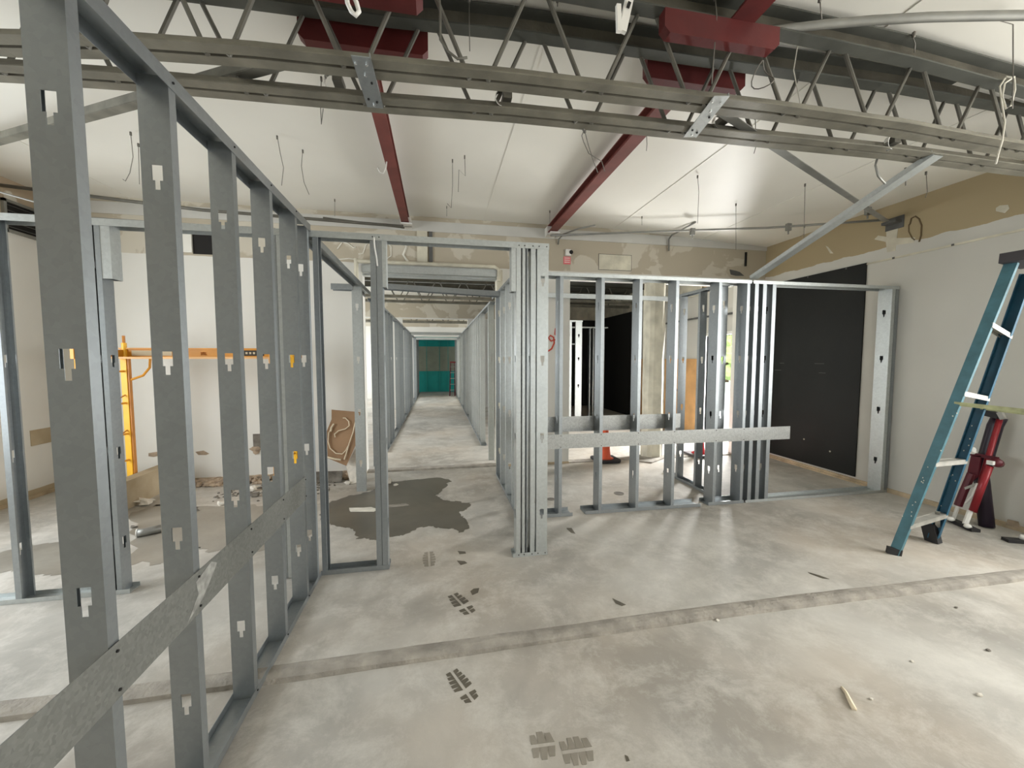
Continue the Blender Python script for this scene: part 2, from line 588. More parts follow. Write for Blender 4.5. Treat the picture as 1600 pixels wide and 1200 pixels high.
# ---- ceiling
ce = MB()
xs = [XL - 0.2, 2.6, XR + 0.2]
for x0, x1 in zip(xs[:-1], xs[1:]):
    ce.quadbox([(x0, YB - 0.3, ceil_z(x0)), (x1, YB - 0.3, ceil_z(x1)), (x1, YE + 0.3, ceil_z(x1)), (x0, YE + 0.3, ceil_z(x0)),
                (x0, YB - 0.3, 3.95), (x1, YB - 0.3, 3.95), (x1, YE + 0.3, 3.95), (x0, YE + 0.3, 3.95)])
struct('ceiling', ce, M['ceiling'], 'white vinyl faced insulation ceiling')
for k, x in enumerate((-3.7, -2.05, 0.65, 2.62, 4.1)):
    struct('trim_%d' % (10 + k), MB().box(x, x + 0.02, YB, YF, ceil_z(x) - 0.006, ceil_z(x) + 0.02), M['ceiling'], 'seam of the white ceiling sheets')

# ---- walls with openings
def wall_x(name, m, x, thick, y0, y1, z1, holes=(), label=None):
    """wall in plane x (its face towards the room), openings = (ya, yb, za, zb)"""
    mb = MB()
    a, b = (x - thick, x) if thick > 0 else (x, x - thick)
    ys = sorted({y0, y1, *[h[0] for h in holes], *[h[1] for h in holes]})
    for p, q in zip(ys[:-1], ys[1:]):
        h = [h for h in holes if h[0] <= p and h[1] >= q]
        if not h:
            mb.box(a, b, p, q, -0.25, z1)
        else:
            zs = [(-0.25, h[0][2])] if h[0][2] > 0 else []
            zs.append((h[0][3], z1))
            for k in zs:
                mb.box(a, b, p, q, k[0], k[1])
    return struct(name, mb, m, label)


def wall_y(name, m, y, thick, x0, x1, z1, holes=(), label=None):
    mb = MB()
    a, b = (y, y + thick)
    xs = sorted({x0, x1, *[h[0] for h in holes], *[h[1] for h in holes]})
    for p, q in zip(xs[:-1], xs[1:]):
        h = [h for h in holes if h[0] <= p and h[1] >= q]
        if not h:
            mb.box(p, q, a, b, -0.25, z1)
        else:
            zs = [(-0.25, h[0][2])] if h[0][2] > 0 else []
            zs.append((h[0][3], z1))
            for k in zs:
                mb.box(p, q, a, b, k[0], k[1])
    return struct(name, mb, m, label)


wall_x('wall_left', M['left_wall'], XL, 0.2, YB, YE, 3.7, [(1.0, 4.1, 0.7, 2.7), (6.6, 12.2, 0.7, 2.7), (13.6, 17.4, 0.7, 2.6)], 'white side wall with a brown base line')
wall_x('wall_right', M['white_wall'], XR, -0.2, YB, YE, 3.7, [(-1.9, 1.8, 0.8, 2.8), (6.25, 7.15, 0.0, 2.05), (13.6, 17.4, 0.8, 2.5)], 'white side wall with a tan bare strip at the top')
wall_y('wall_back', M['left_wall'], YB - 0.2, 0.2, XL, XR, 3.7, [(1.6, 4.4, 0.8, 2.5)], 'wall behind the camera')
wall_y('wall_front', M['far_wall'], YF, 0.16, XL, XR, 3.62, [(-1.0, 0.92, 0.0, 2.87), (1.95, 4.85, 0.0, 2.87)], 'white cross wall with a patchy bare strip at the top')
wall_y('wall_middle', M['far_wall'], 13.0, 0.16, XL, XR, 3.62, [(-1.1, 0.95, 0.0, 2.87), (-4.3, -1.6, 0.0, 2.87)], 'second cross wall further down the corridor')
wall_y('wall_end', M['plaster'], YE, 0.1, XL, XR, 3.62, (), 'teal sheathed end wall of the corridor')
wall_y('wall_inner', M['far_wall'], 16.7, 0.12, XL, XR, 3.62, [(-1.0, 0.9, 0.0, 2.5)], 'last cross wall before the corridor end')
# soffits above the corridor end
struct('trim_20', MB().box(-0.95, 0.8, 16.9, YE, 2.46, 2.52), M['teal_lit'], 'teal soffit over the end of the corridor')
# grey upper strip of the far wall
struct('trim_21', MB().box(XL, XR, YF - 0.012, YF, 3.36, 3.5), M['dull_white'], 'pale strip between cross wall and ceiling')
# bead along the right wall
struct('trim_22', MB().box(XR - 0.012, XR, 1.2, YF, 2.775, 2.795), M['plaster'], 'thin bead line on the right wall')
for k, y in enumerate((2.2, 2.75, 3.3, 3.85, 4.4, 4.95, 5.4)):
    struct('trim_%d' % (23 + k), MB().box(XR - 0.020, XR - 0.012, y, y + 0.02, 2.775, 2.795), M['smear'], 'nail head on the bead line')
struct('baseboard_right', MB().box(XR - 0.02, XR, 0.2, YF, 0.0, 0.05).box(XR - 0.045, XR, 3.9, YF - 0.02, 0.0, 0.02), M['wood_base'], 'stripped base strip of the right wall')
struct('baseboard_left', MB().box(XL, XL + 0.025, 0.2, YF, -0.02, 0.035), M['wood_base'], 'brown base line of the left wall')
struct('baseboard_front', MB().box(XL, -1.0, YF - 0.025, YF, 0.0, 0.05).box(0.92, 1.95, YF - 0.015, YF, 0, 0.03), M['wood_base'], 'crumbling base of the cross wall')
# black painted back corner beyond the wide opening
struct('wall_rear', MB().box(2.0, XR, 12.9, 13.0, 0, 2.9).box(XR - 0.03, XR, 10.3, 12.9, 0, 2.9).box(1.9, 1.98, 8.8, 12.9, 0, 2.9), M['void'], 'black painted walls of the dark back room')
struct('wall_inner', MB().box(2.0, XR, 12.88, 12.9, 2.9, 3.56).box(XR - 0.05, XR - 0.03, 7.3, 12.9, 2.9, 3.4), M['plaster'], 'tan strip above the black walls of the back room')
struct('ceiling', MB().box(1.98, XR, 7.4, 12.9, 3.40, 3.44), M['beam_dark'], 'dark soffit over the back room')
# column in the wide opening
cl = MB()
pts = []
zz = [0, 0.25, 0.6, 1.1, 1.6, 2.1, 2.5, 2.87]
for i, z in enumerate(zz):
    for j in range(10):
        a = 2 * math.pi * j / 10
        k = 1 + 0.13 * mnoise.noise(Vector((math.cos(a) * 1.3, math.sin(a) * 1.3, z * 2.2)))
        cl.v.append((3.425 + 0.145 * k * math.copysign(abs(math.cos(a)) ** 0.6, math.cos(a)), YF + 0.17 + 0.15 * k * math.copysign(abs(math.sin(a)) ** 0.6, math.sin(a)), z))
for i in range(len(zz) - 1):
    for j in range(10):
        a, b = i * 10 + j, i * 10 + (j + 1) % 10
        cl.f.append((a, b, b + 10, a + 10))
struct('column', cl, M['plaster'], 'rough plastered column in the wide opening')
struct('trim_32', MB().tube([(3.56, YF + 0.1, 0.02), (3.57, YF + 0.1, 1.2), (3.56, YF + 0.1, 2.85)], 0.018, 8).tube([(3.50, YF + 0.05, 2.55), (3.60, YF + 0.05, 2.55)], 0.012, 6), M['conduit'], 'thin pipe running up beside the plastered column')
struct('trim_33', MB().poly([(3.55, YF - 0.02, 0.001), (3.2, YF - 0.25, 0.001), (3.05, YF - 0.12, 0.001), (3.1, YF + 0.1, 0.001), (3.7, YF + 0.15, 0.001)], (0, 0, 0.018)), M['edge'], 'chipped plaster foot of the column')

# jambs and lintel of the corridor opening
struct('trim_34', MB().box(0.84, 0.92, YF - 0.05, YF + 0.16, 0.0, 2.87), M['plaster'], 'cream jamb of the corridor opening')
lb = MB()
lb.box(-1.0, 0.84, YF - 0.06, YF + 0.0, 2.77, 2.87)
lb.box(-1.0, 0.84, YF + 0.0, YF + 0.12, 2.735, 2.765)
struct('trim_35', lb, M['galv_bright'], 'pale steel lintel over the corridor opening')
struct('trim_36', MB().tube([(-1.06, YF - 0.09, 2.90), (0.80, YF - 0.09, 2.90), (0.86, YF - 0.09, 2.86), (0.86, YF - 0.09, 2.70)], 0.025, 8).tube([(-1.06, YF - 0.09, 2.93), (-1.06, YF - 0.09, 2.45)], 0.028, 8), M['plaster'], 'cream pipe along the lintel')
# vertical strips on the band above the corridor opening
struct('trim_37', MB().box(-0.27, -0.13, YF - 0.03, YF, 2.9, 3.36), M['plaster'], 'pale board strip above the corridor opening')
struct('trim_38', MB().box(-0.11, -0.06, YF - 0.02, YF, 2.9, 3.36), M['smear'], 'dark gap beside the pale board strip')


struct('trim_41', MB().box(1.96, 4.84, YF + 0.17, YF + 0.21, 2.80, 2.84), M['white'], 'added white strip imitating a bright line of light under the wide opening header')  # added white strip, its colour stands in for the brightly lit line below the header
for k, z in enumerate((0.15, 1.35, 2.75)):
    struct('trim_%d' % (42 + k), MB().box(-3.75, -3.2, YE - 0.05, YE, z, z + 0.3), M['beam_dark'], 'dark slot in the far end wall left of the corridor')
# ------------------------------------------------------------------ studs, tracks, partitions
STUDS = {}


def stud_mesh(h, web, fl, holes, m):
    key = (round(h, 3), web, fl, tuple(holes), m)
    if key in STUDS:
        return STUDS[key]
    t = 0.0016
    mb = MB()
    c = web / 2
    hw, nw = 0.0165, 0.0075
    z = 0.0
    if web > 0.12:
        hw, nw = 0.019, 0.008
    for hz in holes:
        a, b, e = hz - 0.028, hz + 0.002, hz + 0.052   # narrow slot a..b, wide b..e
        mb.box(0, web, 0, t, z, a)
        mb.box(0, c - nw, 0, t, a, b)
        mb.box(c + nw, web, 0, t, a, b)
        mb.box(0, c - hw, 0, t, b, e)
        mb.box(c + hw, web, 0, t, b, e)
        z = e
    mb.box(0, web, 0, t, z, h)
    mb.box(0, t, t, fl, 0, h)
    mb.box(web - t, web, t, fl, 0, h)
    mb.box(t, 0.011, fl - t, fl, 0, h)
    mb.box(web - 0.011, web - t, fl - t, fl, 0, h)
    STUDS[key] = mb.mesh('stud', M[m])
    return STUDS[key]


H4 = (0.33, 0.95, 1.57, 2.19)


def studs_along_y(P, x, ys, h, web=0.092, fl=0.036, holes=H4, m='galv', away=True, z0=0.003):
    """studs of a wall running in y; the web faces the camera; x is the wall's left face"""
    base = P.location
    me = stud_mesh(h, web, fl, holes, m)
    for y in ys:
        if away:
            link('stud', me, P, (x - base.x, y - base.y, z0 - base.z))
        else:
            link('stud', me, P, (x + web - base.x, y - base.y, z0 - base.z), math.pi)


def studs_along_x(P, y, xs, h, web=0.092, fl=0.034, holes=H4, m='galv', flip=False, z0=0.003):
    """studs of a wall running in x; y is the wall's front face; web faces -x (or +x when flip)"""
    base = P.location
    me = stud_mesh(h, web, fl, holes, m)
    for x in xs:
        if flip:
            link('stud', me, P, (x - base.x, y - base.y, z0 - base.z), math.pi / 2)
        else:
            link('stud', me, P, (x - base.x, y + web - base.y, z0 - base.z), -math.pi / 2)


def track(P, p, q, web, up, m='galv', name=None, leg=0.032, pt=None):
    """U track from p to q (x,y,z of its outer centreline), legs along up (+1 or -1 in z)"""
    p, q = Vector(p), Vector(q)
    d = (q - p).normalized()
    r = Vector((-d.y, d.x, 0)).normalized()
    t = 0.002
    mb = MB()
    z = Vector((0, 0, 1)) * up
    mb.bar(p + z * t / 2, q + z * t / 2, web, t)
    for s_ in (-1, 1):
        o = r * s_ * (web / 2 + t / 2)
        mb.bar(p + o + z * leg / 2, q + o + z * leg / 2, t, leg)
    return part(name or ('bottom_track' if up > 0 else 'top_track'), mb, M[m], P)


def screws(P, pts, r=0.0045, ax='x'):
    for p in pts:
        d = Vector((0.004, 0, 0)) if ax == 'x' else Vector((0, -0.004, 0))
        part('screw', MB().tube([Vector(p), Vector(p) + d], r, 6), M['screw'], P)


WX = -0.87  # room face of the long left partition
P1 = thing('stud_partition', (WX, 1.0, 0), 'long steel stud partition down the left side, with a diagonal-looking flat backing strap across its studs', 'partition')
ys1 = [0.76, 1.185, 1.56, 1.97, 2.36, 2.74]
studs_along_y(P1, WX - 0.092, ys1, 2.53)
studs_along_y(P1, WX - 0.092, [2.97], 2.50)
track(P1, (WX - 0.046, 0.1, 0.001), (WX - 0.046, 3.045, 0.001), 0.094, 1, leg=0.035)
track(P1, (WX - 0.046, 0.1, 2.565), (WX - 0.046, 3.045, 2.535), 0.094, -1, leg=0.05)
sp = MB()
sp.bar((WX + 0.004, 0.15, 0.755), (WX + 0.004, 2.76, 0.755), 0.0022, 0.155)
st = part('backing_strap', sp, M['spangle_dull'], P1, label='flat mottled grey galvanized strap')
screws(st if False else P1, [(WX + 0.005, y + 0.02, z) for y in ys1 for z in (0.70, 0.81)])
screws(P1, [(WX + 0.003, y + 0.02, z) for y in ys1 for z in (0.022, 2.525)])
# smudge of filler on the strap
part('filler_smear', MB().poly([(WX + 0.0055, 1.56, 0.80), (WX + 0.0055, 1.66, 0.825), (WX + 0.0055, 1.70, 0.80), (WX + 0.0055, 1.60, 0.72), (WX + 0.0055, 1.50, 0.685), (WX + 0.0055, 1.57, 0.75)], (0.0006, 0, 0)), M['dust'], P1)

# portal partition at Y = 3.05 from the left wall to the post bundle
P2 = thing('stud_partition', (0.2, 3.09, 0), 'steel stud partition crossing the corridor mouth, with an open doorway and a packed bundle of studs at its end', 'partition')
YP = 3.05
track(P2, (XL + 0.01, YP + 0.046, 2.505), (0.86, YP + 0.046, 2.495), 0.094, -1, 'galv_bright', leg=0.045)
track(P2, (-3.4, YP + 0.046, 0.001), (-2.09, YP + 0.046, 0.001), 0.094, 1, 'galv_bright', leg=0.03)
track(P2, (WX, YP + 0.046, 0.001), (-0.385, YP + 0.046, 0.001), 0.094, 1, leg=0.035)
track(P2, (0.575, YP + 0.046, 0.001), (0.86, YP + 0.046, 0.001), 0.094, 1, 'galv_bright', leg=0.032)
studs_along_x(P2, YP, [-2.735, -1.13, -0.86], 2.49)
studs_along_x(P2, YP, [-2.26, -2.215], 2.49, m='galv_bright')
studs_along_x(P2, YP, [-2.135], 2.49, flip=True, fl=0.03)
studs_along_x(P2, YP, [-1.06], 2.49, m='galv_bright', flip=True)
studs_along_x(P2, YP, [-0.475], 2.49, fl=0.040)
studs_along_x(P2, YP, [-0.392], 2.49, fl=0.040, flip=True)
studs_along_x(P2, YP, [0.600, 0.648, 0.715], 2.49, m='galv_bright', fl=0.036)
studs_along_x(P2, YP, [0.69], 2.49, flip=True, fl=0.02)
studs_along_y(P2, 0.765, [YP], 2.49, m='galv_bright')
for x0, x1 in ((-0.392, -0.365), (0.562, 0.598), (-2.135, -2.08)):
    hb = MB()
    hb.box(x0, x1, YP + 0.002, YP + 0.004, 2.12, 2.49)
    hb.box(x0, x1, YP + 0.09, YP + 0.092, 2.12, 2.49)
    hb.box(x0, x0 + 0.002, YP + 0.004, YP + 0.09, 2.12, 2.49) if x0 > 0 else hb.box(x1 - 0.002, x1, YP + 0.004, YP + 0.09, 2.12, 2.49)
    part('header_clip', hb, M['galv_bright'], P2)
screws(P2, [(x, YP - 0.003, z) for x in (0.62, 0.665, 0.73, 0.78, 0.84) for z in (0.02, 2.47)], ax='y')
screws(P2, [(x, YP - 0.003, 2.475) for x in (-0.455, -0.41, -2.245, -2.20)], ax='y')
# wrapped packing strip at the top of the double stud
part('torn_tape', MB().tube([(-0.445, YP - 0.006, 2.47), (-0.44, YP - 0.01, 2.40), (-0.43, YP - 0.008, 2.33), (-0.425, YP - 0.004, 2.27)], 0.006, 5), M['white_plastic'], P2, label='torn white strip of tape')

# front right partition, six-inch studs
Y3 = 3.78
P3 = thing('stud_partition', (2.4, Y3 + 0.075, 0), 'steel stud partition right of the doorway, with a bright galvanized strap fixed across it at waist height', 'partition')
D3 = 0.15
HZ3 = (0.36, 0.97, 1.58, 2.12)
studs_along_x(P3, Y3, [1.18, 1.61, 2.02, 2.43, 2.93], 2.43, web=D3, holes=HZ3)
studs_along_x(P3, Y3, [3.27], 2.43, web=D3, holes=HZ3)
track(P3, (0.90, Y3 + D3 / 2, 2.442), (3.32, Y3 + D3 / 2, 2.442), D3 + 0.004, -1, 'galv_bright', leg=0.035)
track(P3, (0.90, Y3 + D3 / 2, 0.001), (1.33, Y3 + D3 / 2, 0.001), D3 + 0.004, 1, leg=0.035)
track(P3, (1.47, Y3 + D3 / 2 + 0.01, 0.001), (2.78, Y3 + D3 / 2 - 0.01, 0.001), D3 + 0.004, 1, leg=0.035)
track(P3, (2.88, Y3 + D3 / 2, 0.001), (3.32, Y3 + D3 / 2, 0.001), D3 + 0.004, 1, leg=0.035)
part('backing_strap', MB().box(0.90, 3.88, Y3 - 0.006, Y3 - 0.003, 0.70, 0.845), M['spangle'], P3, label='bright spangled strap on the front of the studs')
bs = MB()
bs.box(0.90, 2.62, Y3 + D3 + 0.003, Y3 + D3 + 0.006, 0.84, 1.0)
bs.box(0.90, 2.62, Y3 + D3 + 0.006, Y3 + D3 + 0.03, 0.84, 0.842)
part('backing_strap', bs, M['spangle'], P3, label='shadowed spangled strap on the back of the studs')
screws(P3, [(x + 0.017, Y3 - 0.006, z) for x in (1.18, 1.61, 2.02, 2.43, 2.93, 3.27) for z in (0.715, 0.83)], ax='y')

# doorway frame between the partition and the right wall
P4 = thing('stud_partition', (4.4, Y3 + 0.075, 0), 'steel stud door frame between the strapped partition and the white right wall', 'partition')
studs_along_x(P4, Y3, [3.365, 3.465, 3.585], 2.43, web=D3, holes=HZ3, fl=0.045)
studs_along_x(P4, Y3, [5.19], 2.43, web=D3, holes=HZ3, m='galv_bright', fl=0.05)
studs_along_x(P4, Y3, [5.29], 2.43, web=D3, holes=(), m='galv', fl=0.045, flip=True)
track(P4, (3.34, Y3 + D3 / 2, 2.442), (5.29, Y3 + D3 / 2, 2.442), D3 + 0.004, -1, 'galv_bright', leg=0.035)
track(P4, (3.34, Y3 + D3 / 2, 0.001), (5.29, Y3 + D3 / 2, 0.001), D3 + 0.004, 1, 'galv_bright', leg=0.03)

# return partition running back from it
P5 = thing('stud_partition', (3.2, 4.4, 0), 'short steel stud partition running back behind the strapped partition towards the plastered column', 'partition')
studs_along_y(P5, 3.10, [3.97, 4.32, 4.70], 2.42)
track(P5, (3.146, 3.945, 2.436), (3.146, 4.98, 2.436), 0.094, -1)
track(P5, (3.146, 3.945, 0.001), (3.146, 5.02, 0.001), 0.094, 1)

# corridor near right partition
P6 = thing('stud_partition', (0.8, 4.2, 0), 'steel stud partition lining the right side of the near corridor, just behind the packed post', 'partition')
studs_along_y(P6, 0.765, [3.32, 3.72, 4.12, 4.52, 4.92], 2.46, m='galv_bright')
studs_along_y(P6, 0.765, [5.30], 2.46)
track(P6, (0.811, 3.16, 2.475), (0.811, 5.68, 2.475), 0.094, -1)
track(P6, (0.811, 3.16, 0.001), (0.811, 5.34, 0.001), 0.094, 1)

# corridor near left: top track running on to a post
P7 = thing('stud_partition', (-0.9, 4.9, 0), 'steel post with a long sloping-looking top track and a stub header, left of the near corridor', 'partition')
studs_along_y(P7, -0.985, [4.95], 2.46, m='galv_bright', web=0.112, fl=0.05)
track(P7, (-0.918, 3.16, 2.50), (-0.918, 5.70, 2.48), 0.094, -1, leg=0.05)
track(P7, (-1.21, 4.99, 2.47), (-0.97, 4.99, 2.47), 0.094, -1, leg=0.07, name='stub_header')
track(P7, (-0.63, 4.99, 2.49), (0.76, 4.99, 2.44), 0.094, -1, leg=0.065, name='header_track')

# long corridor partitions
P8 = thing('stud_partition', (-0.93, 12.0, 0), 'very long row of steel studs lining the left side of the far corridor', 'partition')
ys8 = [6.1 + 0.406 * i for i in range(32)]
ys8 = [y for y in ys8 if not (6.3 < y < 7.0 or 8.2 < y < 9.0 or 10.6 < y < 11.5 or 12.9 < y < 13.2 or 14.5 < y < 16.2)]
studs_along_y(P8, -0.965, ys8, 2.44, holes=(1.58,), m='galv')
track(P8, (-0.918, 5.92, 2.455), (-0.918, 19.1, 2.455), 0.094, -1)
track(P8, (-0.918, 7.0, 0.001), (-0.918, 19.1, 0.001), 0.094, 1)
P9 = thing('stud_partition', (0.8, 12.0, 0), 'very long row of steel studs lining the right side of the far corridor', 'partition')
ys9 = [6.15 + 0.406 * i for i in range(32)]
ys9 = [y for y in ys9 if not (6.3 < y < 7.2 or 10.5 < y < 11.3 or 12.9 < y < 13.2 or 14.5 < y < 16.2)]
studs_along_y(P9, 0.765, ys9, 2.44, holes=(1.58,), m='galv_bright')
track(P9, (0.811, 5.92, 2.455), (0.811, 19.1, 2.455), 0.094, -1)
track(P9, (0.811, 7.2, 0.001), (0.811, 19.1, 0.001), 0.094, 1)
# headers across the far corridor
for k, (y, z, lab) in enumerate(((13.3, 2.47, 'nearer of the two steel header tracks across the far corridor'), (16.2, 2.45, 'farther of the two steel header tracks across the far corridor'))):
    single('header_track', MB().box(-0.86, 0.76, y, y + 0.1, z - 0.09, z), M['galv_bright'], lab, 'header', 'headers across the far corridor')

# header bar across the wide opening
single('header_bar', MB().box(1.6, 3.62, YF - 0.06, YF - 0.02, 2.50, 2.565), M['galv_bright'], 'pale steel bar crossing the wide opening just below the strapped partition top', 'header bar')

# back room frames
P10 = thing('stud_frame', (3.1, 8.7, 0), 'brightly lit pair of white-looking steel studs in the back room', 'partition')
studs_along_y(P10, 2.83, [8.55], 2.44, m='galv_bright', holes=(0.97, 1.58, 2.1), web=0.12)
studs_along_y(P10, 3.04, [8.55], 2.44, m='galv_bright', holes=(0.97, 1.58, 2.1), web=0.15)
track(P10, (2.82, 8.6, 2.46), (3.2, 8.6, 2.46), 0.12, -1, 'galv_bright')
P11 = thing('stud_frame', (3.9, 10.2, 0), 'dim steel stud frame standing in the dark back room', 'partition')
studs_along_x(P11, 10.2, [3.45, 4.02, 4.12, 4.42], 2.44, holes=())
track(P11, (3.3, 10.25, 2.46), (4.55, 10.25, 2.46), 0.094, -1, 'galv_bright')
part('noggin', MB().box(3.35, 3.75, 10.2, 10.28, 1.98, 2.01), M['galv'], P11)

# ------------------------------------------------------------------ roof steel
def chord(T, name, pts, m, flip=1, leg=0.060, gap=0.018):
    """bottom chord: two steel angles back to back"""
    for k, s_ in enumerate((-1, 1)):
        mb = MB()
        for p, q in zip(pts[:-1], pts[1:]):
            p, q = Vector(p), Vector(q)
            o = Vector((0, s_ * (gap / 2 + leg / 2), 0))
            mb.bar(p + o, q + o, leg, 0.007)
            o2 = Vector((0, s_ * (gap / 2 + 0.0035), flip * leg / 2))
            mb.bar(p + o2, q + o2, 0.007, leg)
        part(name, mb, m, T)


def truss(y_pts, nodes, zb, zt, label, group, beam_h=0.13, ext=(XL, XR), node_gap=0.09, pitch=0.6, tilt=0.0):
    """y_pts: list of (x, y, z) of the bottom chord"""
    mid = y_pts[len(y_pts) // 2]

    def ztop(x):
        return zt - tilt * (x - 0.4)
    T = thing('roof_truss', (mid[0], mid[1], mid[2]), label, 'truss', group)

    def yz(x):
        for a, b in zip(y_pts[:-1], y_pts[1:]):
            if a[0] <= x <= b[0]:
                t = (x - a[0]) / (b[0] - a[0])
                return a[1] + (b[1] - a[1]) * t, a[2] + (b[2] - a[2]) * t
        e = y_pts[0] if x < y_pts[0][0] else y_pts[-1]
        return e[1], e[2]
    chord(T, 'bottom_chord', y_pts, M['truss_light'])
    # top chord: deep dark channel with a rusty upper lip
    tb, lp = MB(), MB()
    for a, b in zip(y_pts[:-1], y_pts[1:]):
        pa, pb = Vector((a[0], a[1], ztop(a[0]) + beam_h / 2)), Vector((b[0], b[1], ztop(b[0]) + beam_h / 2))
        lp.bar(pa, pb, 0.010, beam_h)
        for dz in (-beam_h / 2, beam_h / 2 - 0.01):
            tb.bar(pa + Vector((0, -0.035, dz + 0.004)), pb + Vector((0, -0.035, dz + 0.004)), 0.075, 0.009)
        
    part('top_chord', tb, M['beam_dark'], T)
    part('top_web', lp, M['rust'], T)
    for x in nodes:
        for s_ in (-1, 1):
            xb = x + s_ * node_gap / 2
            xt = x + s_ * (pitch / 2 - node_gap / 2)
            yb, zb_ = yz(xb)
            yt, _ = yz(xt)
            if ext[0] < xt < ext[1]:
                part('web_rod', MB().tube([(xb, yb, zb_ - 0.005), (xt, yt, ztop(xt) + 0.03)], 0.0115, 7), M['rod'], T)
    return T, yz


A_pts = [(-4.55, 2.30, 2.95)] + [tuple(at(x, y - 8, 2, 3.0)) for x, y in ((0, 79), (200, 83), (400, 97), (600, 118), (800, 137), (1000, 160), (1200, 183), (1400, 210), (1600, 245))] + [(5.25, 2.16, 3.0)]
A_pts = [p for p in A_pts]
NOD_A = [-3.97 + 0.598 * i for i in range(16)]
TA, yzA = truss(A_pts, [x for x in NOD_A if XL + .3 < x < XR - .2], 3.0, 3.43, 'nearer of the twin open-web roof trusses crossing the room overhead', 'roof trusses', 0.125, tilt=0.026)
B_pts = [(-4.55, 2.66, 2.97)] + [tuple(at(x, y - 7, 2, 3.0)) for x, y in ((0, 121), (200, 135), (400, 153), (600, 172), (800, 187), (1000, 207), (1200, 228), (1400, 248), (1600, 274))] + [(5.25, 2.28, 3.0)]
NOD_B = [-3.92 + 0.598 * i for i in range(16)]
TB, yzB = truss(B_pts, [x for x in NOD_B if XL + .3 < x < XR - .2], 3.0, 3.41, 'rear of the twin open-web roof trusses, closest to the red rafter ends', 'roof trusses', 0.13, tilt=0.006)
# further bays
for k, (y, lab) in enumerate(((9.5, 'front truss of the pair seen over the corridor past the first cross wall'), (10.3, 'rear truss of the pair seen over the corridor past the first cross wall'),
                              (15.6, 'front truss of the farthest pair over the corridor'), (16.0, 'rear truss of the farthest pair over the corridor'))):
    truss([(-4.5, y, 3.0), (0, y, 3.0), (5.2, y, 3.0)], [-1.5 + 0.6 * i for i in range(11)], 3.0, 3.36, lab, 'roof trusses', 0.13)

# red rafters
for k, (x, y0, lab) in enumerate(((-0.41, 2.52, 'narrow dusty red rafter left of centre running to the cross wall'), (1.62, 2.5, 'dusty red rafter right of centre running to the cross wall'))):
    R = thing('red_rafter', (x, 4.0, 3.4), lab, 'rafter', 'red rafters')
    w_ = 0.10 if k == 0 else 0.12
    mb = MB()
    mb.box(x - w_ / 2, x + w_ / 2, y0, 5.62, 3.40, 3.409)
    mb.box(x - 0.005, x + 0.005, y0, 5.62, 3.409, 3.49)
    mb.box(x - w_ / 2, x + w_ / 2, y0, 5.62, 3.49, 3.50)
    part('flange_beam', mb, M['red_dusty'], R)
    part('end_shoe', MB().box(x - 0.07, x + 0.07, 5.60, YF, 3.37, 3.49).box(x - 0.05, x + 0.09, 5.5, 5.62, 3.37, 3.39), M['white'], R, label='pale end shoe at the cross wall')
# red painted haunches
def haunch(p_a, p_b, y, zlo, zhi, depth, lab):
    mb = MB()
    c = 0.03
    xa, xb = p_a, p_b
    mb.poly([(xa, y - depth, zhi), (xb, y - depth, zhi), (xb, y - depth, zlo + c), (xb - c, y - depth, zlo), (xa + c, y - depth, zlo), (xa, y - depth, zlo + c)], (0, depth, 0))
    return single('red_haunch', mb, M['red'], lab, 'haunch plate', 'red haunch plates')


haunch(at(470, 60, 1, 2.50)[0], at(669, 85, 1, 2.50)[0], 2.50, at(570, 86, 1, 2.50)[2], at(570, 86, 1, 2.50)[2] + 0.17, 0.06, 'dark red haunch plate on the rear truss above the left rafter')
haunch(at(1004, 120, 1, 2.46)[0], at(1154, 135, 1, 2.46)[0], 2.46, at(1080, 141, 1, 2.46)[2], 3.49, 0.06, 'dark red haunch plate on the rear truss above the right rafter')
haunch(at(1029, 60, 1, 2.03)[0], at(1204, 75, 1, 2.03)[0], 2.03, at(1120, 78, 1, 2.03)[2], at(1120, 78, 1, 2.03)[2] + 0.12, 0.06, 'dark red haunch plate on the nearer truss, upper right of the other two')
haunch(at(470, 10, 1, 2.08)[0], at(661, 10, 1, 2.08)[0], 2.08, at(570, 12, 1, 2.08)[2] + 0.0, 3.50, 0.13, 'dark red haunch plate at the top edge of the view, on the nearer truss')
# near part of the right rafter
nr = MB()
nr.box(1.55, 1.69, -1.5, 2.0, 3.40, 3.41).box(1.615, 1.625, -1.5, 2.0, 3.41, 3.49)
single('red_rafter', nr, M['red'], 'dark red rafter stub rising to the top edge, on the near side of the trusses', 'rafter', 'red rafters')

# galvanized tie plates joining the twin bottom chords
def tie_plate(a, b, w_, m, lab):
    a, b = Vector(a), Vector(b)
    T = thing('tie_plate', ((a + b) / 2), lab, 'tie plate', 'galvanized tie plates under the trusses')
    mb = MB()
    mb.bar(a, b, w_, 0.004)
    mb.bar(a + Vector((w_ / 2, 0, 0.01)), b + Vector((w_ / 2, 0, 0.01)), 0.004, 0.022)
    pl_ = part('plate', mb, M[m], T)
    for t, o in ((0.12, 0.02), (0.12, -0.03), (0.32, 0), (0.45, 0.02), (0.8, -0.02), (0.85, 0.02), (0.93, 0)):
        p = a + (b - a) * t + Vector((o, 0, -0.002))
        part('rivet', MB().tube([p, p - Vector((0, 0, 0.006))], 0.006, 7), M['shine'] if t in (0.12, 0.32, 0.93) else M['screw'], pl_)
    return T


tie_plate(at(563, 88, 2, 2.985), at(586, 168, 2, 2.985), 0.082, 'galv', 'grey galvanized plate bridging the twin trusses left of centre')
tie_plate(at(1128, 150, 2, 2.985), at(1078, 214, 2, 2.985), 0.082, 'galv_bright', 'pale galvanized plate bridging the twin trusses right of centre')


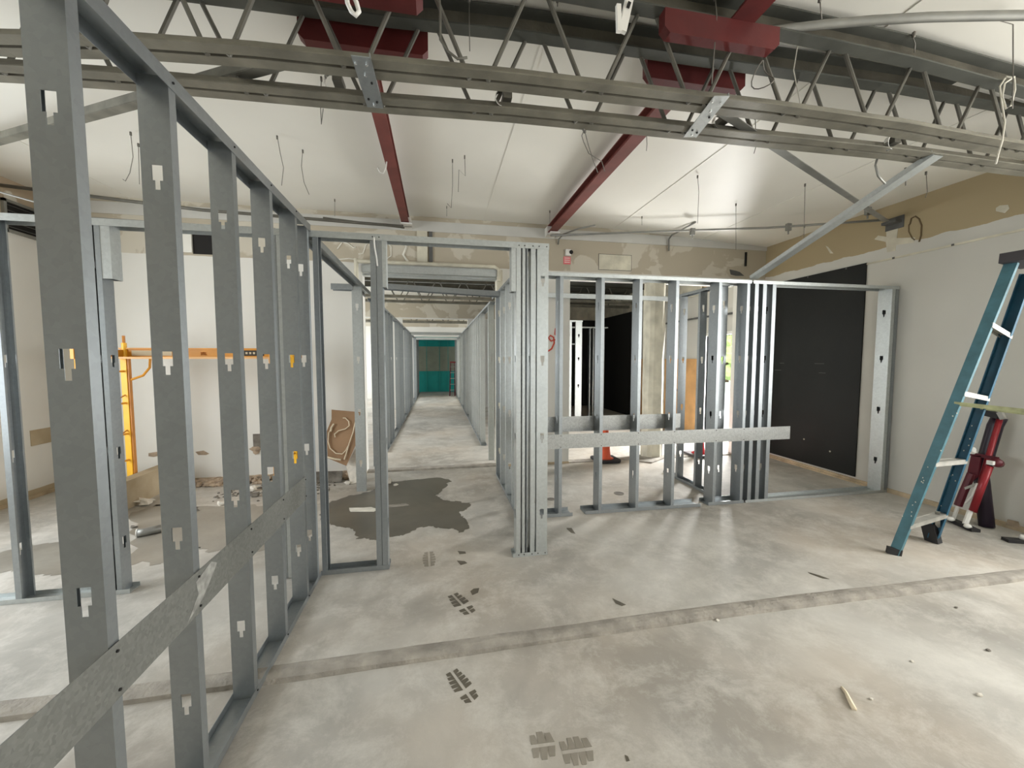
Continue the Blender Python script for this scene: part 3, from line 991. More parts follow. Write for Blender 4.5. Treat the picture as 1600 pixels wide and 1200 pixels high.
def angle_bar(name, a, b, w_, h_, m, lab, cat, group=None):
    a, b = Vector(a), Vector(b)
    d = (b - a).normalized()
    side = d.cross(Vector((0, 0, 1))).normalized()
    up = side.cross(d)
    mb = MB()
    mb.bar(a, b, w_, 0.006)
    mb.bar(a + side * (-w_ / 2) + up * (h_ / 2), b + side * (-w_ / 2) + up * (h_ / 2), 0.006, h_)
    return single(name, mb, M[m], lab, cat, group)


# kicker brace down to the strapped partition
kb = angle_bar('kicker_brace', at(1466, 243, 2, 2.99), (3.36, 3.80, 2.46), 0.085, 0.035, 'galv_bright', 'galvanized brace slanting from the rear truss down to the strapped partition top', 'brace')
angle_bar('sway_brace', at(1122, 172, 2, 3.03), (5.15, 3.86, 3.20), 0.055, 0.05, 'conduit', 'grey angle brace running from the rear truss to the right wall', 'brace')
lbp = at(0, 222, 2, 3.34)
angle_bar('sway_brace', at(455, 98, 2, 3.04), lbp + (lbp - at(455, 98, 2, 3.04)) * 0.25, 0.06, 0.05, 'truss', 'dark angle brace running from the trusses to the left wall', 'brace')
# bent tube brace near the top right
pts = [at(x, y, 2, z) for x, y, z in ((1165, 52, 3.42), (1230, 45, 3.42), (1290, 38, 3.42), (1360, 32, 3.41), (1450, 27, 3.40), (1530, 25, 3.39), (1600, 24, 3.38), (1700, 22, 3.36))]
single('sway_brace', MB().tube(pts, 0.022, 8), M['conduit'], 'bowed grey tube brace running to the top right corner', 'brace', smooth=True)


# conduits below the ceiling near the cross wall
def line(name, pts, r, m, lab, cat, group=None, n=8):
    return single(name, MB().tube(pts, r, n), M[m], lab, cat, group, smooth=True)


line('conduit', [(-4.58, 5.25, 3.44), (-2.7, 5.35, 3.34), (-0.43, 5.50, 3.335)], 0.019, 'rod', 'long thin conduit sagging from the left wall to the left rafter end', 'conduit')
line('conduit', [at(860, 368, 1, 5.55), at(1015, 362, 1, 5.3), at(1200, 356, 1, 4.7), (5.22, 3.90, 3.235)], 0.014, 'conduit', 'long conduit running from the right rafter end to the right wall', 'conduit')
line('conduit', [at(1045, 392, 1, 5.72), at(1045, 374, 1, 5.70), at(1050, 367, 1, 5.6), at(1062, 361, 1, 5.4), at(1087, 347, 1, 5.1)], 0.013, 'conduit', 'short bent conduit rising out of the cross wall above the strapped partition', 'conduit')
line('conduit', [at(872, 382, 1, 5.73), at(873, 374, 1, 5.70), at(880, 366, 1, 5.6), at(905, 357, 1, 5.3), at(930, 352, 1, 5.1)], 0.011, 'conduit', 'short bent conduit beside the right rafter end', 'conduit')
line('conduit', [at(505, 340, 1, 5.6), at(560, 347, 1, 5.6), at(632, 356, 1, 5.6)], 0.011, 'rod', 'dark conduit stub left of the left rafter end', 'conduit')
line('conduit', [(XL + 0.005, 4.3, 3.28), at(140, 340, 1, 4.6), at(330, 352, 1, 5.2), at(430, 357, 1, 5.6)], 0.008, 'conduit', 'thin pale line of conduit behind the left partition top', 'conduit')
for (x, y, lab) in ((1082, 362, 'small clamp box on the right conduit above the strapped partition'), (1232, 355, 'small grey clamp box on the conduit near the room corner'), (1356, 330, 'small grey box behind the kicker brace')):
    p = at(x, y, 1, 5.08 if x < 1100 else 4.55 if x < 1300 else 4.05)
    single('conduit_clamp', MB().box(p.x - 0.03, p.x + 0.03, p.y - 0.02, p.y + 0.02, p.z - 0.045, p.z + 0.045).tube([(p.x, p.y, p.z - 0.05), (p.x, p.y, p.z - 0.09)], 0.01, 6), M['conduit'], lab, 'clamp', 'conduit clamps')

# shiny pipe hangers on the trusses
for (x, y, yy, lab) in ((517, 128, 2.47, 'shiny curled pipe hanger on the rear truss left of the tie plate'), (783, 155, 2.40, 'small crumpled zinc hanger on the rear truss near the middle'),
                        (1122, 192, 2.37, 'zinc ring hanger beside the pale right tie plate'), (1391, 224, 2.32, 'shiny crumpled hanger on the rear truss near the kicker brace')):
    p = at(x, y, 1, yy - 0.08)
    T = thing('pipe_hanger', p, lab, 'hanger', 'zinc pipe hangers')
    ring = MB()
    n = 10
    for i in range(n + 1):
        a = math.radians(40 + 230 * i / n)
        for yo in (-0.014, 0.014):
            ring.v.append((p.x + 0.032 * math.cos(a), p.y + yo, p.z + 0.042 * math.sin(a)))
            ring.v.append((p.x + 0.036 * math.cos(a), p.y + yo, p.z + 0.046 * math.sin(a)))
    for i in range(n):
        a = i * 4
        ring.f += [(a, a + 4, a + 6, a + 2), (a + 1, a + 3, a + 7, a + 5), (a, a + 1, a + 5, a + 4), (a + 2, a + 6, a + 7, a + 3)]
    part('strap_ring', ring, M['shine'], T)
    part('beam_clip', MB().box(p.x + 0.01, p.x + 0.06, p.y - 0.02, p.y + 0.08, p.z - 0.0, p.z + 0.035), M['rod'], T)


# hanging wires
def wire(px, z, rays, lab, m='wire', r=0.0028, loop=False):
    """a wire hung from the ceiling; rays = photo points it passes, all at one distance"""
    p0 = at(px[0], px[1], 2, z)
    pts = [p0] + [at(x, y, 1, p0.y + 0.02 * i) for i, (x, y) in enumerate(rays)]
    mb = MB().tube(pts, r, 5)
    if m == 'wire':
        mb.box(p0.x - 0.006, p0.x + 0.006, p0.y - 0.006, p0.y + 0.006, p0.z - 0.03, p0.z)
    return single('hanging_wire', mb, M[m], lab, 'wire', 'loose hanger wires', smooth=True)


wire((204, 206), 3.54, [(208, 245), (203, 270), (196, 283), (192, 280)], 'short hooked wire hanging between the first and second left studs')
wire((216, 224), 3.54, [(217, 250), (218, 288)], 'straight wire hanging just right of the hooked one, left side')
wire((433, 212), 3.54, [(438, 240), (443, 262), (440, 290)], 'kinked wire hanging above the top track of the left partition')
wire((473, 234), 3.54, [(471, 260), (475, 285), (483, 304)], 'wire hanging right of the kinked one, above the left partition')
wire((502, 120), 3.5, [(501, 170), (502, 194), (505, 170)], 'thin looped wire below the rear truss at left')
wire((523, 311), 3.52, [(523, 338)], 'tiny wire above the left end of the doorway track')
wire((707, 249), 3.54, [(707, 290), (705, 325), (699, 318)], 'wire hanging left of a close pair, near centre')
wire((726, 243), 3.54, [(727, 275), (717, 265), (716, 300)], 'crooked wire of the close pair near centre')
wire((698, 322), 3.53, [(698, 338)], 'tiny wire low on the ceiling above the doorway')
wire((859, 329), 3.53, [(859, 350)], 'tiny wire beside the right rafter end')
wire((1003, 338), 3.53, [(1003, 352)], 'tiny wire on the ceiling above the wide opening')
wire((1150, 318), 3.5, [(1150, 390)], 'long straight wire above the strapped partition')
wire((1090, 274), 3.54, [(1092, 300), (1090, 349)], 'straight wire hanging right of the right rafter')
wire((1258, 287), 3.474, [(1257, 330), (1256, 372)], 'straight wire hanging left of the kicker brace')
wire((1257, 352), 3.3, [(1256, 366), (1250, 370)], 'small dark hook near the kicker brace')
wire((1428, 50), 3.5, [(1427, 60), (1430, 68), (1429, 82)], 'short knotted wire above the near truss at right')
wire((1281, -6), 3.5, [(1282, 10), (1284, 30)], 'short wire at the top edge right of the red haunch')
wire((1117, -8), 3.5, [(1120, 25), (1116, 80), (1112, 131)], 'long straight wire in front of the red haunch plates', r=0.0035)
wire((733, -6), 3.5, [(733, 30), (734, 80)], 'long straight wire in front of the near truss, left of centre')
wire((871, -6), 3.5, [(871, 10)], 'tiny wire at the top edge near centre')
wire((1246, 40), 3.5, [(1248, 60), (1240, 110), (1250, 160), (1251, 177)], 'pale crooked wire dropping through the near truss', 'wire_white')
wire((1583, 20), 3.5, [(1560, 32), (1583, 38), (1583, 130), (1582, 170)], 'wire dropping at the right edge of the view')
wire((1180, 180), 3.4, [(1181, 230), (1178, 240)], 'hooked wire under the trusses right of the pale tie plate')
wire((1010, 205), 3.4, [(1011, 225), (1010, 236)], 'short wire below the rear truss beside the right rafter')
wire((912, 196), 3.02, [(915, 210), (918, 222), (925, 245), (934, 270)], 'curly wire hanging in front of the right rafter')
wire((914, 200), 3.02, [(909, 212), (912, 222), (920, 240), (940, 252), (945, 268)], 'second strand curling beside the right rafter')
wire((1415, 262), 3.35, [(1415, 290)], 'dark short wire high on the right wall', r=0.004)
wire((1447, 268), 3.3, [(1449, 300), (1446, 309)], 'loop of wire right of the dark short one')

# coils and cables
def ring_cable(name, c, rx, rz, r, m, lab, cat):
    pts = [(c.x + rx * math.cos(a), c.y + 0.03 * math.sin(2 * a), c.z + rz * math.sin(a)) for a in [i * 2 * math.pi / 20 * 1.02 for i in range(21)]]
    return single(name, MB().tube(pts, r, 5), M[m], lab, cat, smooth=True)


ring_cable('wire_coil', at(1192, 118, 1, 1.98), 0.055, 0.065, 0.003, 'wire', 'round coil of thin wire hanging from the near truss', 'wire')
line('power_cable', [at(x, y, 1, 2.0) for x, y in ((1572, 120), (1562, 135), (1565, 160), (1570, 190), (1566, 220), (1560, 240), (1556, 256))], 0.005, 'wire_white', 'white cable looping down over the trusses at the right edge', 'cable')
line('power_cable', [at(x, y, 1, 1.995) for x, y in ((1572, 120), (1585, 122), (1586, 140), (1580, 165), (1572, 170), (1566, 150), (1570, 130), (1585, 120))], 0.005, 'wire_white', 'coiled end of white cable at the right edge', 'cable')
line('cable_whip', [at(x, y, 1, 2.38) for x, y in ((1372, 243), (1368, 258), (1372, 275), (1383, 287))], 0.007, 'conduit', 'grey curved cable whip below the rear truss at right', 'cable')
line('power_cable', [at(x, y, 1, 2.0) for x, y in ((686, -8), (688, 20), (688, 62), (700, 80), (715, 92), (730, 90))], 0.006, 'rod', 'dark cable drooping through the near truss left of centre', 'cable')
line('rope_end', [at(x, y, 1, 1.7) for x, y in ((36, -10), (40, 8), (48, 22), (60, 36))], 0.012, 'wood_base', 'tan rope end hanging in the top left corner', 'rope')
line('cord_loop', [at(x, y, 1, 1.75) for x, y in ((541, -10), (543, 5), (549, 18), (556, 24), (561, 18), (557, 4), (551, -10))], 0.009, 'white_plastic', 'white cord loop hanging at the top edge', 'cord')
p = at(975, 30, 1, 1.75)
ck = thing('ceiling_clip', p, 'white plastic bracket with two prongs dangling at the top edge', 'bracket')
part('long_prong', MB().bar(at(984, -5, 1, 1.75), at(972, 50, 1, 1.75), 0.035, 0.02, up=(0, 1, 0)), M['white_plastic'], ck)
part('short_prong', MB().bar(at(966, 8, 1, 1.74), at(967, 50, 1, 1.74), 0.02, 0.018, up=(0, 1, 0)), M['white_plastic'], ck)
part('slot', MB().bar(at(984, 3, 1, 1.735), at(981, 12, 1, 1.735), 0.014, 0.004, up=(0, 1, 0)), M['void'], ck)
cj = at(595, 262, 1, 3.9)
line('hook_wire', [at(x, y, 1, 3.9) for x, y in ((605, 246), (603, 262), (599, 271), (594, 270), (590, 262))], 0.006, 'white', 'pale J-shaped hook beside the left red rafter', 'hook')

# ------------------------------------------------------------------ things on the walls
def on_far(px, py):
    return at(px, py, 1, YF - 0.004)


# hole in the far wall at left
hl = thing('wall_hole', on_far(318, 380), 'ragged dark hole high in the cross wall, with a white reveal, between the left studs', 'hole')
a, b = on_far(300, 360), on_far(334, 398)
part('cavity', MB().poly([(a.x, YF - 0.004, b.z), (b.x + 0.02, YF - 0.004, b.z + 0.0), (b.x + 0.01, YF - 0.004, a.z - 0.06), (b.x - 0.06, YF - 0.004, a.z - 0.03), (a.x, YF - 0.004, a.z)], (0, 0.01, 0)), M['void'], hl)
part('reveal', MB().box(a.x - 0.10, a.x, YF - 0.03, YF - 0.002, b.z + 0.01, a.z), M['ceiling'], hl)
# vent on the left wall
va, vb = at(8, 308, 0, XL + 0.01), at(58, 378, 0, XL + 0.01)
vt = thing('wall_vent', (XL + 0.01, (va.y + vb.y) / 2, 3.0), 'dark louvred vent high on the left wall near the corner', 'vent')
y0, y1, z0, z1 = 5.30, 5.70, 2.98, 3.33
part('vent_frame', MB().box(XL, XL + 0.03, y0, y1, z0, z0 + 0.03).box(XL, XL + 0.03, y0, y1, z1 - 0.03, z1).box(XL, XL + 0.03, y0, y0 + 0.03, z0, z1).box(XL, XL + 0.03, y1 - 0.03, y1, z0, z1), M['conduit'], vt)
part('vent_back', MB().box(XL, XL + 0.005, y0 + 0.03, y1 - 0.03, z0 + 0.03, z1 - 0.03), M['void'], vt)
for i in range(5):
    part('louvre', MB().bar((XL + 0.018, y0 + 0.03, z0 + 0.06 + i * 0.058), (XL + 0.018, y1 - 0.03, z0 + 0.06 + i * 0.058), 0.02, 0.004), M['smear'], vt)

# alarm box with red label
p = on_far(888, 396)
al = thing('alarm_sounder', p, 'small white wall device with a dark round hole and a pinkish red label below', 'alarm')
part('housing', MB().box(p.x - 0.05, p.x + 0.03, YF - 0.045, YF, p.z - 0.04, p.z + 0.05), M['white'], al)
part('round_hole', MB().tube([(p.x + 0.03, YF - 0.05, p.z + 0.01), (p.x + 0.03, YF - 0.01, p.z + 0.01)], 0.03, 12), M['void'], al)
q = on_far(886, 407)
lp_ = part('label_plate', MB().box(q.x - 0.055, q.x + 0.055, YF - 0.008, YF, q.z - 0.055, q.z + 0.055), M['red_tag'], al)
for i in range(3):
    part('label_line', MB().box(q.x - 0.04, q.x + 0.04, YF - 0.010, YF - 0.008, q.z - 0.03 + 0.03 * i, q.z - 0.022 + 0.03 * i), M['ceiling'], lp_)
# access panel outline
a, b = on_far(936, 397), on_far(986, 423)
ap = thing('access_panel', (a.x, YF, b.z), 'rectangular access panel outlined by a thin dark joint on the cross wall', 'panel')
part('panel_face', MB().box(a.x, b.x, YF - 0.006, YF, b.z, a.z), M['curb'] if False else M['plaster'], ap)
jb = MB()
for bb in ((a.x - .006, b.x + .006, a.z, a.z + .006), (a.x - .006, b.x + .006, b.z - .006, b.z), (a.x - .006, a.x, b.z, a.z), (b.x, b.x + .006, b.z, a.z)):
    jb.box(bb[0], bb[1], YF - 0.0065, YF - 0.001, bb[2], bb[3])
part('joint', jb, M['smear'], ap)


def stroke(pts, r, m, parent, name='stroke'):
    return part(name, MB().tube(pts, r, 5), M[m], parent)


# red sprayed scrawl
g1 = thing('spray_scrawl', on_far(865, 530), 'red sprayed scrawl on the white wall right of the packed post', 'graffiti')
stroke([on_far(*q) for q in ((856, 549), (862, 545), (866, 536), (865, 527), (860, 524), (857, 528), (861, 533), (867, 531), (872, 535))], 0.012, 'graffiti', g1)
stroke([on_far(*q) for q in ((868, 513), (867, 522), (871, 530), (876, 520), (877, 511))], 0.012, 'graffiti', g1)
# pale glue scribbles on the band above the corridor
g2 = thing('filler_scribble', on_far(565, 385), 'looping pale filler scribbles on the bare strip left of the corridor opening', 'filler marks')
stroke([on_far(*q) for q in ((527, 389), (535, 378), (543, 380), (552, 387), (556, 386))], 0.010, 'chalk', g2)
stroke([on_far(*q) for q in ((560, 397), (567, 396), (572, 382), (580, 375))], 0.010, 'chalk', g2)
stroke([on_far(*q) for q in ((604, 378), (611, 386), (611, 400), (605, 404))], 0.010, 'chalk', g2)
stroke([on_far(*q) for q in ((632, 377), (635, 386), (630, 398), (637, 409))], 0.018, 'chalk', g2)
stroke([on_far(*q) for q in ((520, 406), (545, 404), (570, 407))], 0.008, 'chalk', g2)
# brown scribble on the right wall
def on_right(px, py):
    return at(px, py, 0, XR - 0.004)


g3 = thing('crayon_mark', on_right(1430, 355), 'brown hoop-shaped scribble on the tan strip of the right wall', 'graffiti')
stroke([on_right(*q) for q in ((1436, 378), (1439, 368), (1440, 352), (1436, 342), (1430, 338), (1424, 341), (1422, 349), (1420, 352))], 0.008, 'scribble', g3)
stroke([on_right(*q) for q in ((1420, 352), (1420, 362), (1425, 372), (1429, 375))], 0.006, 'scribble', g3)
# cream filler patches on the right wall band
for lab, P_ in (('cream filler cross on the tan strip of the right wall', ((1384, 352), (1404, 350), (1401, 372), (1430, 371), (1428, 379), (1400, 383), (1399, 392), (1386, 394), (1384, 378), (1366, 374), (1372, 368), (1385, 370))),
                ('small cream filler dab near the top right of the tan strip', ((1556, 325), (1562, 321), (1575, 320), (1577, 326), (1570, 333), (1556, 330))),
                ('slim cream filler dab left of the filler cross', ((1290, 384), (1294, 386), (1302, 396), (1297, 396)))):
    single('filler_patch', MB().poly([at(x, y, 0, XR - 0.003) for x, y in P_], (0.002, 0, 0)), M['plaster'], lab, 'filler patch', 'filler patches on the tan strip')
# dark slots in the corner
single('bracket_stub', MB().box(4.9, 4.93, YF - 0.02, YF, 3.10, 3.32), M['void'], 'slim black vertical slot on the cross wall near the room corner', 'slot')
single('mould_patch', MB().poly([on_far(x, y) for x, y in ((1140, 421), (1150, 423), (1156, 425), (1163, 431), (1150, 431), (1142, 429))], (0, 0.003, 0)), M['smear'], 'dark ragged stain on the cross wall above the strapped partition', 'stain')
# wall anchor brackets where brace meets right wall
single('wall_bracket', MB().box(XR - 0.10, XR - 0.0, 3.80, 3.95, 3.18, 3.21).box(XR - 0.01, XR, 3.78, 3.97, 3.12, 3.26), M['smear'], 'dark steel bracket on the right wall where the brace lands', 'bracket')

# black panel on the right wall
bp_ = thing('black_panel', (XR - 0.01, 4.8, 0.06), 'tall black painted panel on the right wall beside the door frame', 'panel')
pf_ = part('panel_face', MB().box(XR - 0.016, XR - 0.001, 4.16, 5.74, 0.075, 2.80), M['blackboard'], bp_)
for y, z, l in ((5.35, 1.42, 0.12), (4.62, 1.40, 0.1), (4.65, 1.53, 0.14), (5.3, 1.53, 0.08)):
    part('scratch', MB().box(XR - 0.0175, XR - 0.016, y, y + l, z, z + 0.005), M['smear'], pf_)
part('screw_hole', MB().tube([(XR - 0.02, 4.5, 0.33), (XR - 0.016, 4.5, 0.33)], 0.012, 8), M['plaster'], bp_)
part('screw_hole', MB().tube([(XR - 0.02, 4.9, 0.42), (XR - 0.016, 4.9, 0.42)], 0.012, 8), M['plaster'], bp_)

# small marks on the left and cross walls
single('plaster_scar', MB().box(XL, XL + 0.006, 5.42, 5.75, 0.60, 0.78), M['curb'], 'beige rectangular scar low on the left wall', 'scar')
for lab, pts_ in (('flat tan scar low on the cross wall between second and third studs', ((232, 708), (245, 706), (250, 712), (240, 714), (232, 713))),
                  ('rust coloured chip low on the cross wall between third and fourth studs', ((305, 706), (318, 704), (327, 709), (322, 711), (310, 711)))):
    single('plaster_scar', MB().poly([on_far(x, y) for x, y in pts_], (0, 0.003, 0)), M['rubble'], lab, 'scar')
ob = on_far(402, 692)
ox = thing('broken_socket_hole', ob, 'broken socket hole with ragged plaster on the cross wall between the studs', 'hole')
part('cavity', MB().box(ob.x - 0.05, ob.x + 0.05, YF - 0.004, YF, ob.z - 0.07, ob.z + 0.12), M['grime'], ox)
part('crumbled_rim', MB().blob((ob.x - 0.02, YF - 0.01, ob.z - 0.1), 0.06, 0.02, 0.05, 3, 0.8), M['rubble'], ox)

# beige curb near the left wall
single('low_curb', MB().box(-3.40, -3.27, 4.40, YF - 0.03, 0.0, 0.30), M['curb'], 'low beige curb wall standing near the left wall under the scaffold', 'curb')

# ------------------------------------------------------------------ scaffold
SX, SX2 = -3.485, -1.74
sc = thing('baker_scaffold', (-2.8, 5.0, 0), 'orange and yellow rolling scaffold standing against the cross wall, seen between the left studs', 'scaffold')
for x in (SX, SX2):
    fr = []
    for y, m_ in ((5.22, 'yellow'), (4.62, 'orange')):
        part('post', MB().tube([(x, y, 0.10), (x, y, 1.78)], 0.024, 10), M[m_], sc)
        if m_ == 'yellow':
            part('post_sleeve', MB().box(x - 0.028, x + 0.028, y - 0.03, y + 0.03, 0.12, 1.62), M['yellow'], sc)
            part('side_rail', MB().box(x + 0.030, x + 0.045, y - 0.02, y + 0.02, 0.12, 1.62), M['orange_dark'], sc)
        part('caster', MB().tube([(x - 0.015, y, 0.05), (x + 0.015, y, 0.05)], 0.05, 14), M['rubber'], sc)
        part('coupling_pin', MB().tube([(x, y, 1.74), (x, y, 1.86)], 0.014, 8), M['orange_dark'], sc)
    for z in (0.45, 0.75, 1.10, 1.46):
        part('rung', MB().tube([(x, 4.62, z), (x, 5.22, z)], 0.011, 8), M['orange'], sc)
for y in (5.24, 4.60):
    sr = MB().box(SX - 0.05, SX2 + 0.10, y - 0.012, y + 0.012, 1.61, 1.72)
    sr.box(SX - 0.05, SX2 + 0.10, y - 0.03, y + 0.0, 1.71, 1.725).box(SX - 0.05, SX2 + 0.10, y - 0.03, y + 0.0, 1.605, 1.62)
    r_ = part('deck_rail' if y > 5 else 'deck_rail', sr, M['orange'], sc)
    if y > 5:
        break
part('deck_board', MB().box(SX + 0.03, SX2 - 0.03, 4.64, 5.2, 1.60, 1.62), M['plywood'], sc)
part('end_rail', MB().box(SX - 0.03, SX + 0.0, 4.58, 5.25, 1.60, 1.70), M['orange'], sc)
part('sticker', MB().box(-3.42, -3.22, 5.226, 5.229, 1.635, 1.695), M['sticker'], sc)
part('sticker', MB().box(-3.12, -3.02, 5.226, 5.229, 1.635, 1.695), M['sticker'], sc)
mp_ = part('maker_plate', MB().box(-2.28, -2.05, 5.226, 5.229, 1.635, 1.70), M['label'], sc)
for i, x in enumerate((-2.25, -2.21, -2.17, -2.12, -2.09)):
    part('plate_mark', MB().box(x, x + 0.022, 5.2235, 5.226, 1.655, 1.68), M['sticker'], mp_)


def lettering(parent, x, z, h, m, y):
    s_ = h * 0.6
    seq = (((0, 0), (0, 1), (0.8, 0.9), (0.9, 0.1), (0, 0)), ((1.5, 0), (1.9, 1), (2.3, 0)), ((2.7, 1), (2.8, 0), (3.4, 0)), ((3.8, 1), (3.9, 0), (4.5, 0)))
    for sq in seq:
        part('letter', MB().tube([(x + a * s_ * 0.6, y, z + b * h) for a, b in sq], 0.004, 4), M[m], parent)


lettering(sc, -2.72, 1.645, 0.035, 'orange_dark', 5.225)
for (x, sgn) in ((SX, 1), (SX2, -1)):
    part('gusset', MB().tube([(x + sgn * 0.25, 5.22, 1.60), (x + sgn * 0.24, 5.22, 1.50), (x + sgn * 0.17, 5.22, 1.41), (x + sgn * 0.04, 5.22, 1.36)], 0.013, 8), M['orange'], sc)
for z in (0.6, 1.0):
    part('brace_tube', MB().tube([(SX, 4.62, z), (SX, 5.22, z + 0.2)], 0.008, 6), M['orange_dark'], sc)

# ------------------------------------------------------------------ leaning board pieces and rubble by the cross wall
def sheet(pts, th_, m, name, lab, cat):
    pts = [Vector(p) for p in pts]
    n = (pts[1] - pts[0]).cross(pts[2] - pts[0]).normalized()
    return MB().poly(pts, n * th_)


lb_ = thing('board_offcut', (-1.35, 5.4, 0.15), 'brown-backed board offcut with a looping line of dried glue, leaning by the cross wall', 'board')
bq = [at(505, 713, 1, 5.28), at(541, 728, 1, 5.26), at(558, 690, 1, 5.36), at(563, 644, 1, 5.48), at(518, 640, 1, 5.50), at(518, 655, 1, 5.46), at(504, 690, 1, 5.36)]
bd_ = part('board', sheet(bq, -0.012, None, None, None, None), M['brownboard'], lb_)


def glue(pix, r=0.007):
    pts = []
    for x, y in pix:
        t = (728 - y) / 88.0
        pts.append(at(x, y, 1, 5.25 + 0.235 * t) + Vector((0, -0.012, 0)))
    part('glue_line', MB().tube(pts, r, 5), M['glue'], bd_)


glue(((519, 668), (514, 676), (513, 690), (516, 700), (525, 708), (535, 709), (540, 704), (545, 695)))
glue(((524, 683), (523, 678), (529, 673), (540, 670), (546, 665), (545, 658), (540, 653), (536, 653)))
glue(((556, 656), (552, 675), (546, 692), (542, 706), (538, 718)))
glue(((512, 714), (524, 717), (533, 718)), 0.011)
glue(((522, 662), (518, 668), (517, 674)), 0.012)
single('pale_plank', sheet([at(541, 728, 1, 5.40), at(556, 700, 1, 5.48), at(566, 700, 1, 5.48), at(566, 752, 1, 5.30), at(548, 757, 1, 5.28)], -0.015, None, None, None, None), M['gyp'], 'pale board strip propped under the brown-backed offcut', 'board')
single('gypsum_slab', sheet([(-1.86, 5.45, 0.01), (-1.25, 5.36, 0.01), (-1.25, 5.42, 0.14), (-1.86, 5.50, 0.13)], -0.02, None, None, None, None), M['grime'], 'grey slab of board lying at the foot of the cross wall', 'board')
# rubble heap (uncountable) and chunks
rub = MB()
random.seed(3)
for i in range(460):
    x = random.uniform(-3.2, -1.15)
    y = YF - 0.05 - min(0.2, abs(random.gauss(0, 0.12)))
    s_ = random.uniform(0.010, 0.045)
    rub.blob((x, y, s_ * 0.6 + 0.02 * random.random() * (y > YF - 0.15)), s_ * random.uniform(0.8, 1.8), s_, s_ * 0.7, i, 0.7, 6, 4)
o = link('rubble', rub.mesh('rubble', M['rubble']), None)
tag(o, 'crumbled plaster rubble along the foot of the cross wall', 'rubble', kind='stuff')
rub = MB()
for i in range(200):
    x = random.uniform(-2.6, -1.3)
    y = YF - 0.33 - abs(random.gauss(0, 0.25))
    s_ = random.uniform(0.005, 0.018)
    rub.blob((x, y, s_ * 0.5), s_ * random.uniform(0.8, 1.8), s_, s_ * 0.7, i, 0.7, 6, 4)
o = link('rubble', rub.mesh('rubble', M['grime']), None)
tag(o, 'grey grit scattered on the floor in front of the rubble', 'rubble', kind='stuff')
CH = (((226, 789), 0.075, 'white square chunk of board lying against the beige curb', 'gyp'),
      ((238, 783), 0.03, 'small pale chip beside the beige curb', 'gyp'),
      ((392, 768), 0.07, 'broken white plaster lump between the studs, middle of the rubble', 'gyp'),
      ((398, 776), 0.05, 'dark-sided plaster lump just in front of the broken white one', 'grime'),
      ((346, 790), 0.05, 'white plaster chip in front of the third stud', 'gyp'),
      ((322, 757), 0.05, 'small cream lump on top of the rubble', 'gyp'),
      ((330, 752), 0.04, 'tiny cream lump behind the small one on the rubble', 'gyp'),
      ((306, 799), 0.03, 'dark pebble right of the second stud', 'grime'),
      ((208, 825), 0.025, 'tiny dark chip beside the metal can', 'grime'),
      ((543, 757), 0.045, 'white chip at the foot of the propped board strip', 'gyp'),
      ((606, 755), 0.06, 'white flake at the far edge of the wet patch', 'gyp'),
      ((618, 759), 0.03, 'smaller white flake right of the one at the wet patch edge', 'gyp'))
for i, ((px, py), s_, lab, m_) in enumerate(CH):
    p = at(px, py, 2, 0.0)
    single('debris_chunk', MB().blob((p.x, p.y, s_ * 0.45), s_, s_ * 0.6, s_ * 0.5, i + 5, 0.9, 7, 5), M[m_], lab, 'debris', 'loose debris on the floor')
# dented can
p = at(232, 836, 2, 0.0)
cn = thing('metal_can', (p.x, p.y, 0), 'dented grey metal can lying on its side on the wet floor behind the left studs', 'can')
part('can_body', MB().tube([(p.x - 0.07, p.y - 0.03, 0.036), (p.x - 0.02, p.y - 0.01, 0.034), (p.x + 0.02, p.y + 0.015, 0.037), (p.x + 0.07, p.y + 0.05, 0.036)], 0.036, 14), M['conduit'], cn, smooth=True)
part('can_mouth', MB().tube([(p.x - 0.078, p.y - 0.033, 0.036), (p.x - 0.069, p.y - 0.029, 0.036)], 0.028, 14), M['void'], cn)
part('can_rim', MB().tube([(p.x - 0.074, p.y - 0.031, 0.036), (p.x - 0.066, p.y - 0.028, 0.036)], 0.038, 14), M['white'], cn)

# ------------------------------------------------------------------ wet patches, prints, chips on the floor
def outline(pix, jag=0.05, sub=9, seed=0, z=0.0):
    P_ = [at(x, y, 2, z) for x, y in pix]
    out = []
    n = len(P_)
    for i in range(n):
        a, b = P_[i], P_[(i + 1) % n]
        for k in range(sub):
            t = k / sub
            q = a + (b - a) * t
            q = q + Vector((mnoise.noise(q * 31 + Vector((seed, 3, 0))), mnoise.noise(q * 31 + Vector((5, seed, 0))), 0)) * jag * 0.7 + Vector((mnoise.noise(q * 7 + Vector((seed, 0, 0))), mnoise.noise(q * 7 + Vector((0, seed + 9, 0))), 0)) * jag
            out.append((q.x, q.y, z + 0.0006))
    return out


def patch(name, pts, m, lab, cat, group=None, th_=0.0012):
    b = MB()
    b.poly(pts, (0, 0, th_))
    return single(name, b, M[m], lab, cat, group)


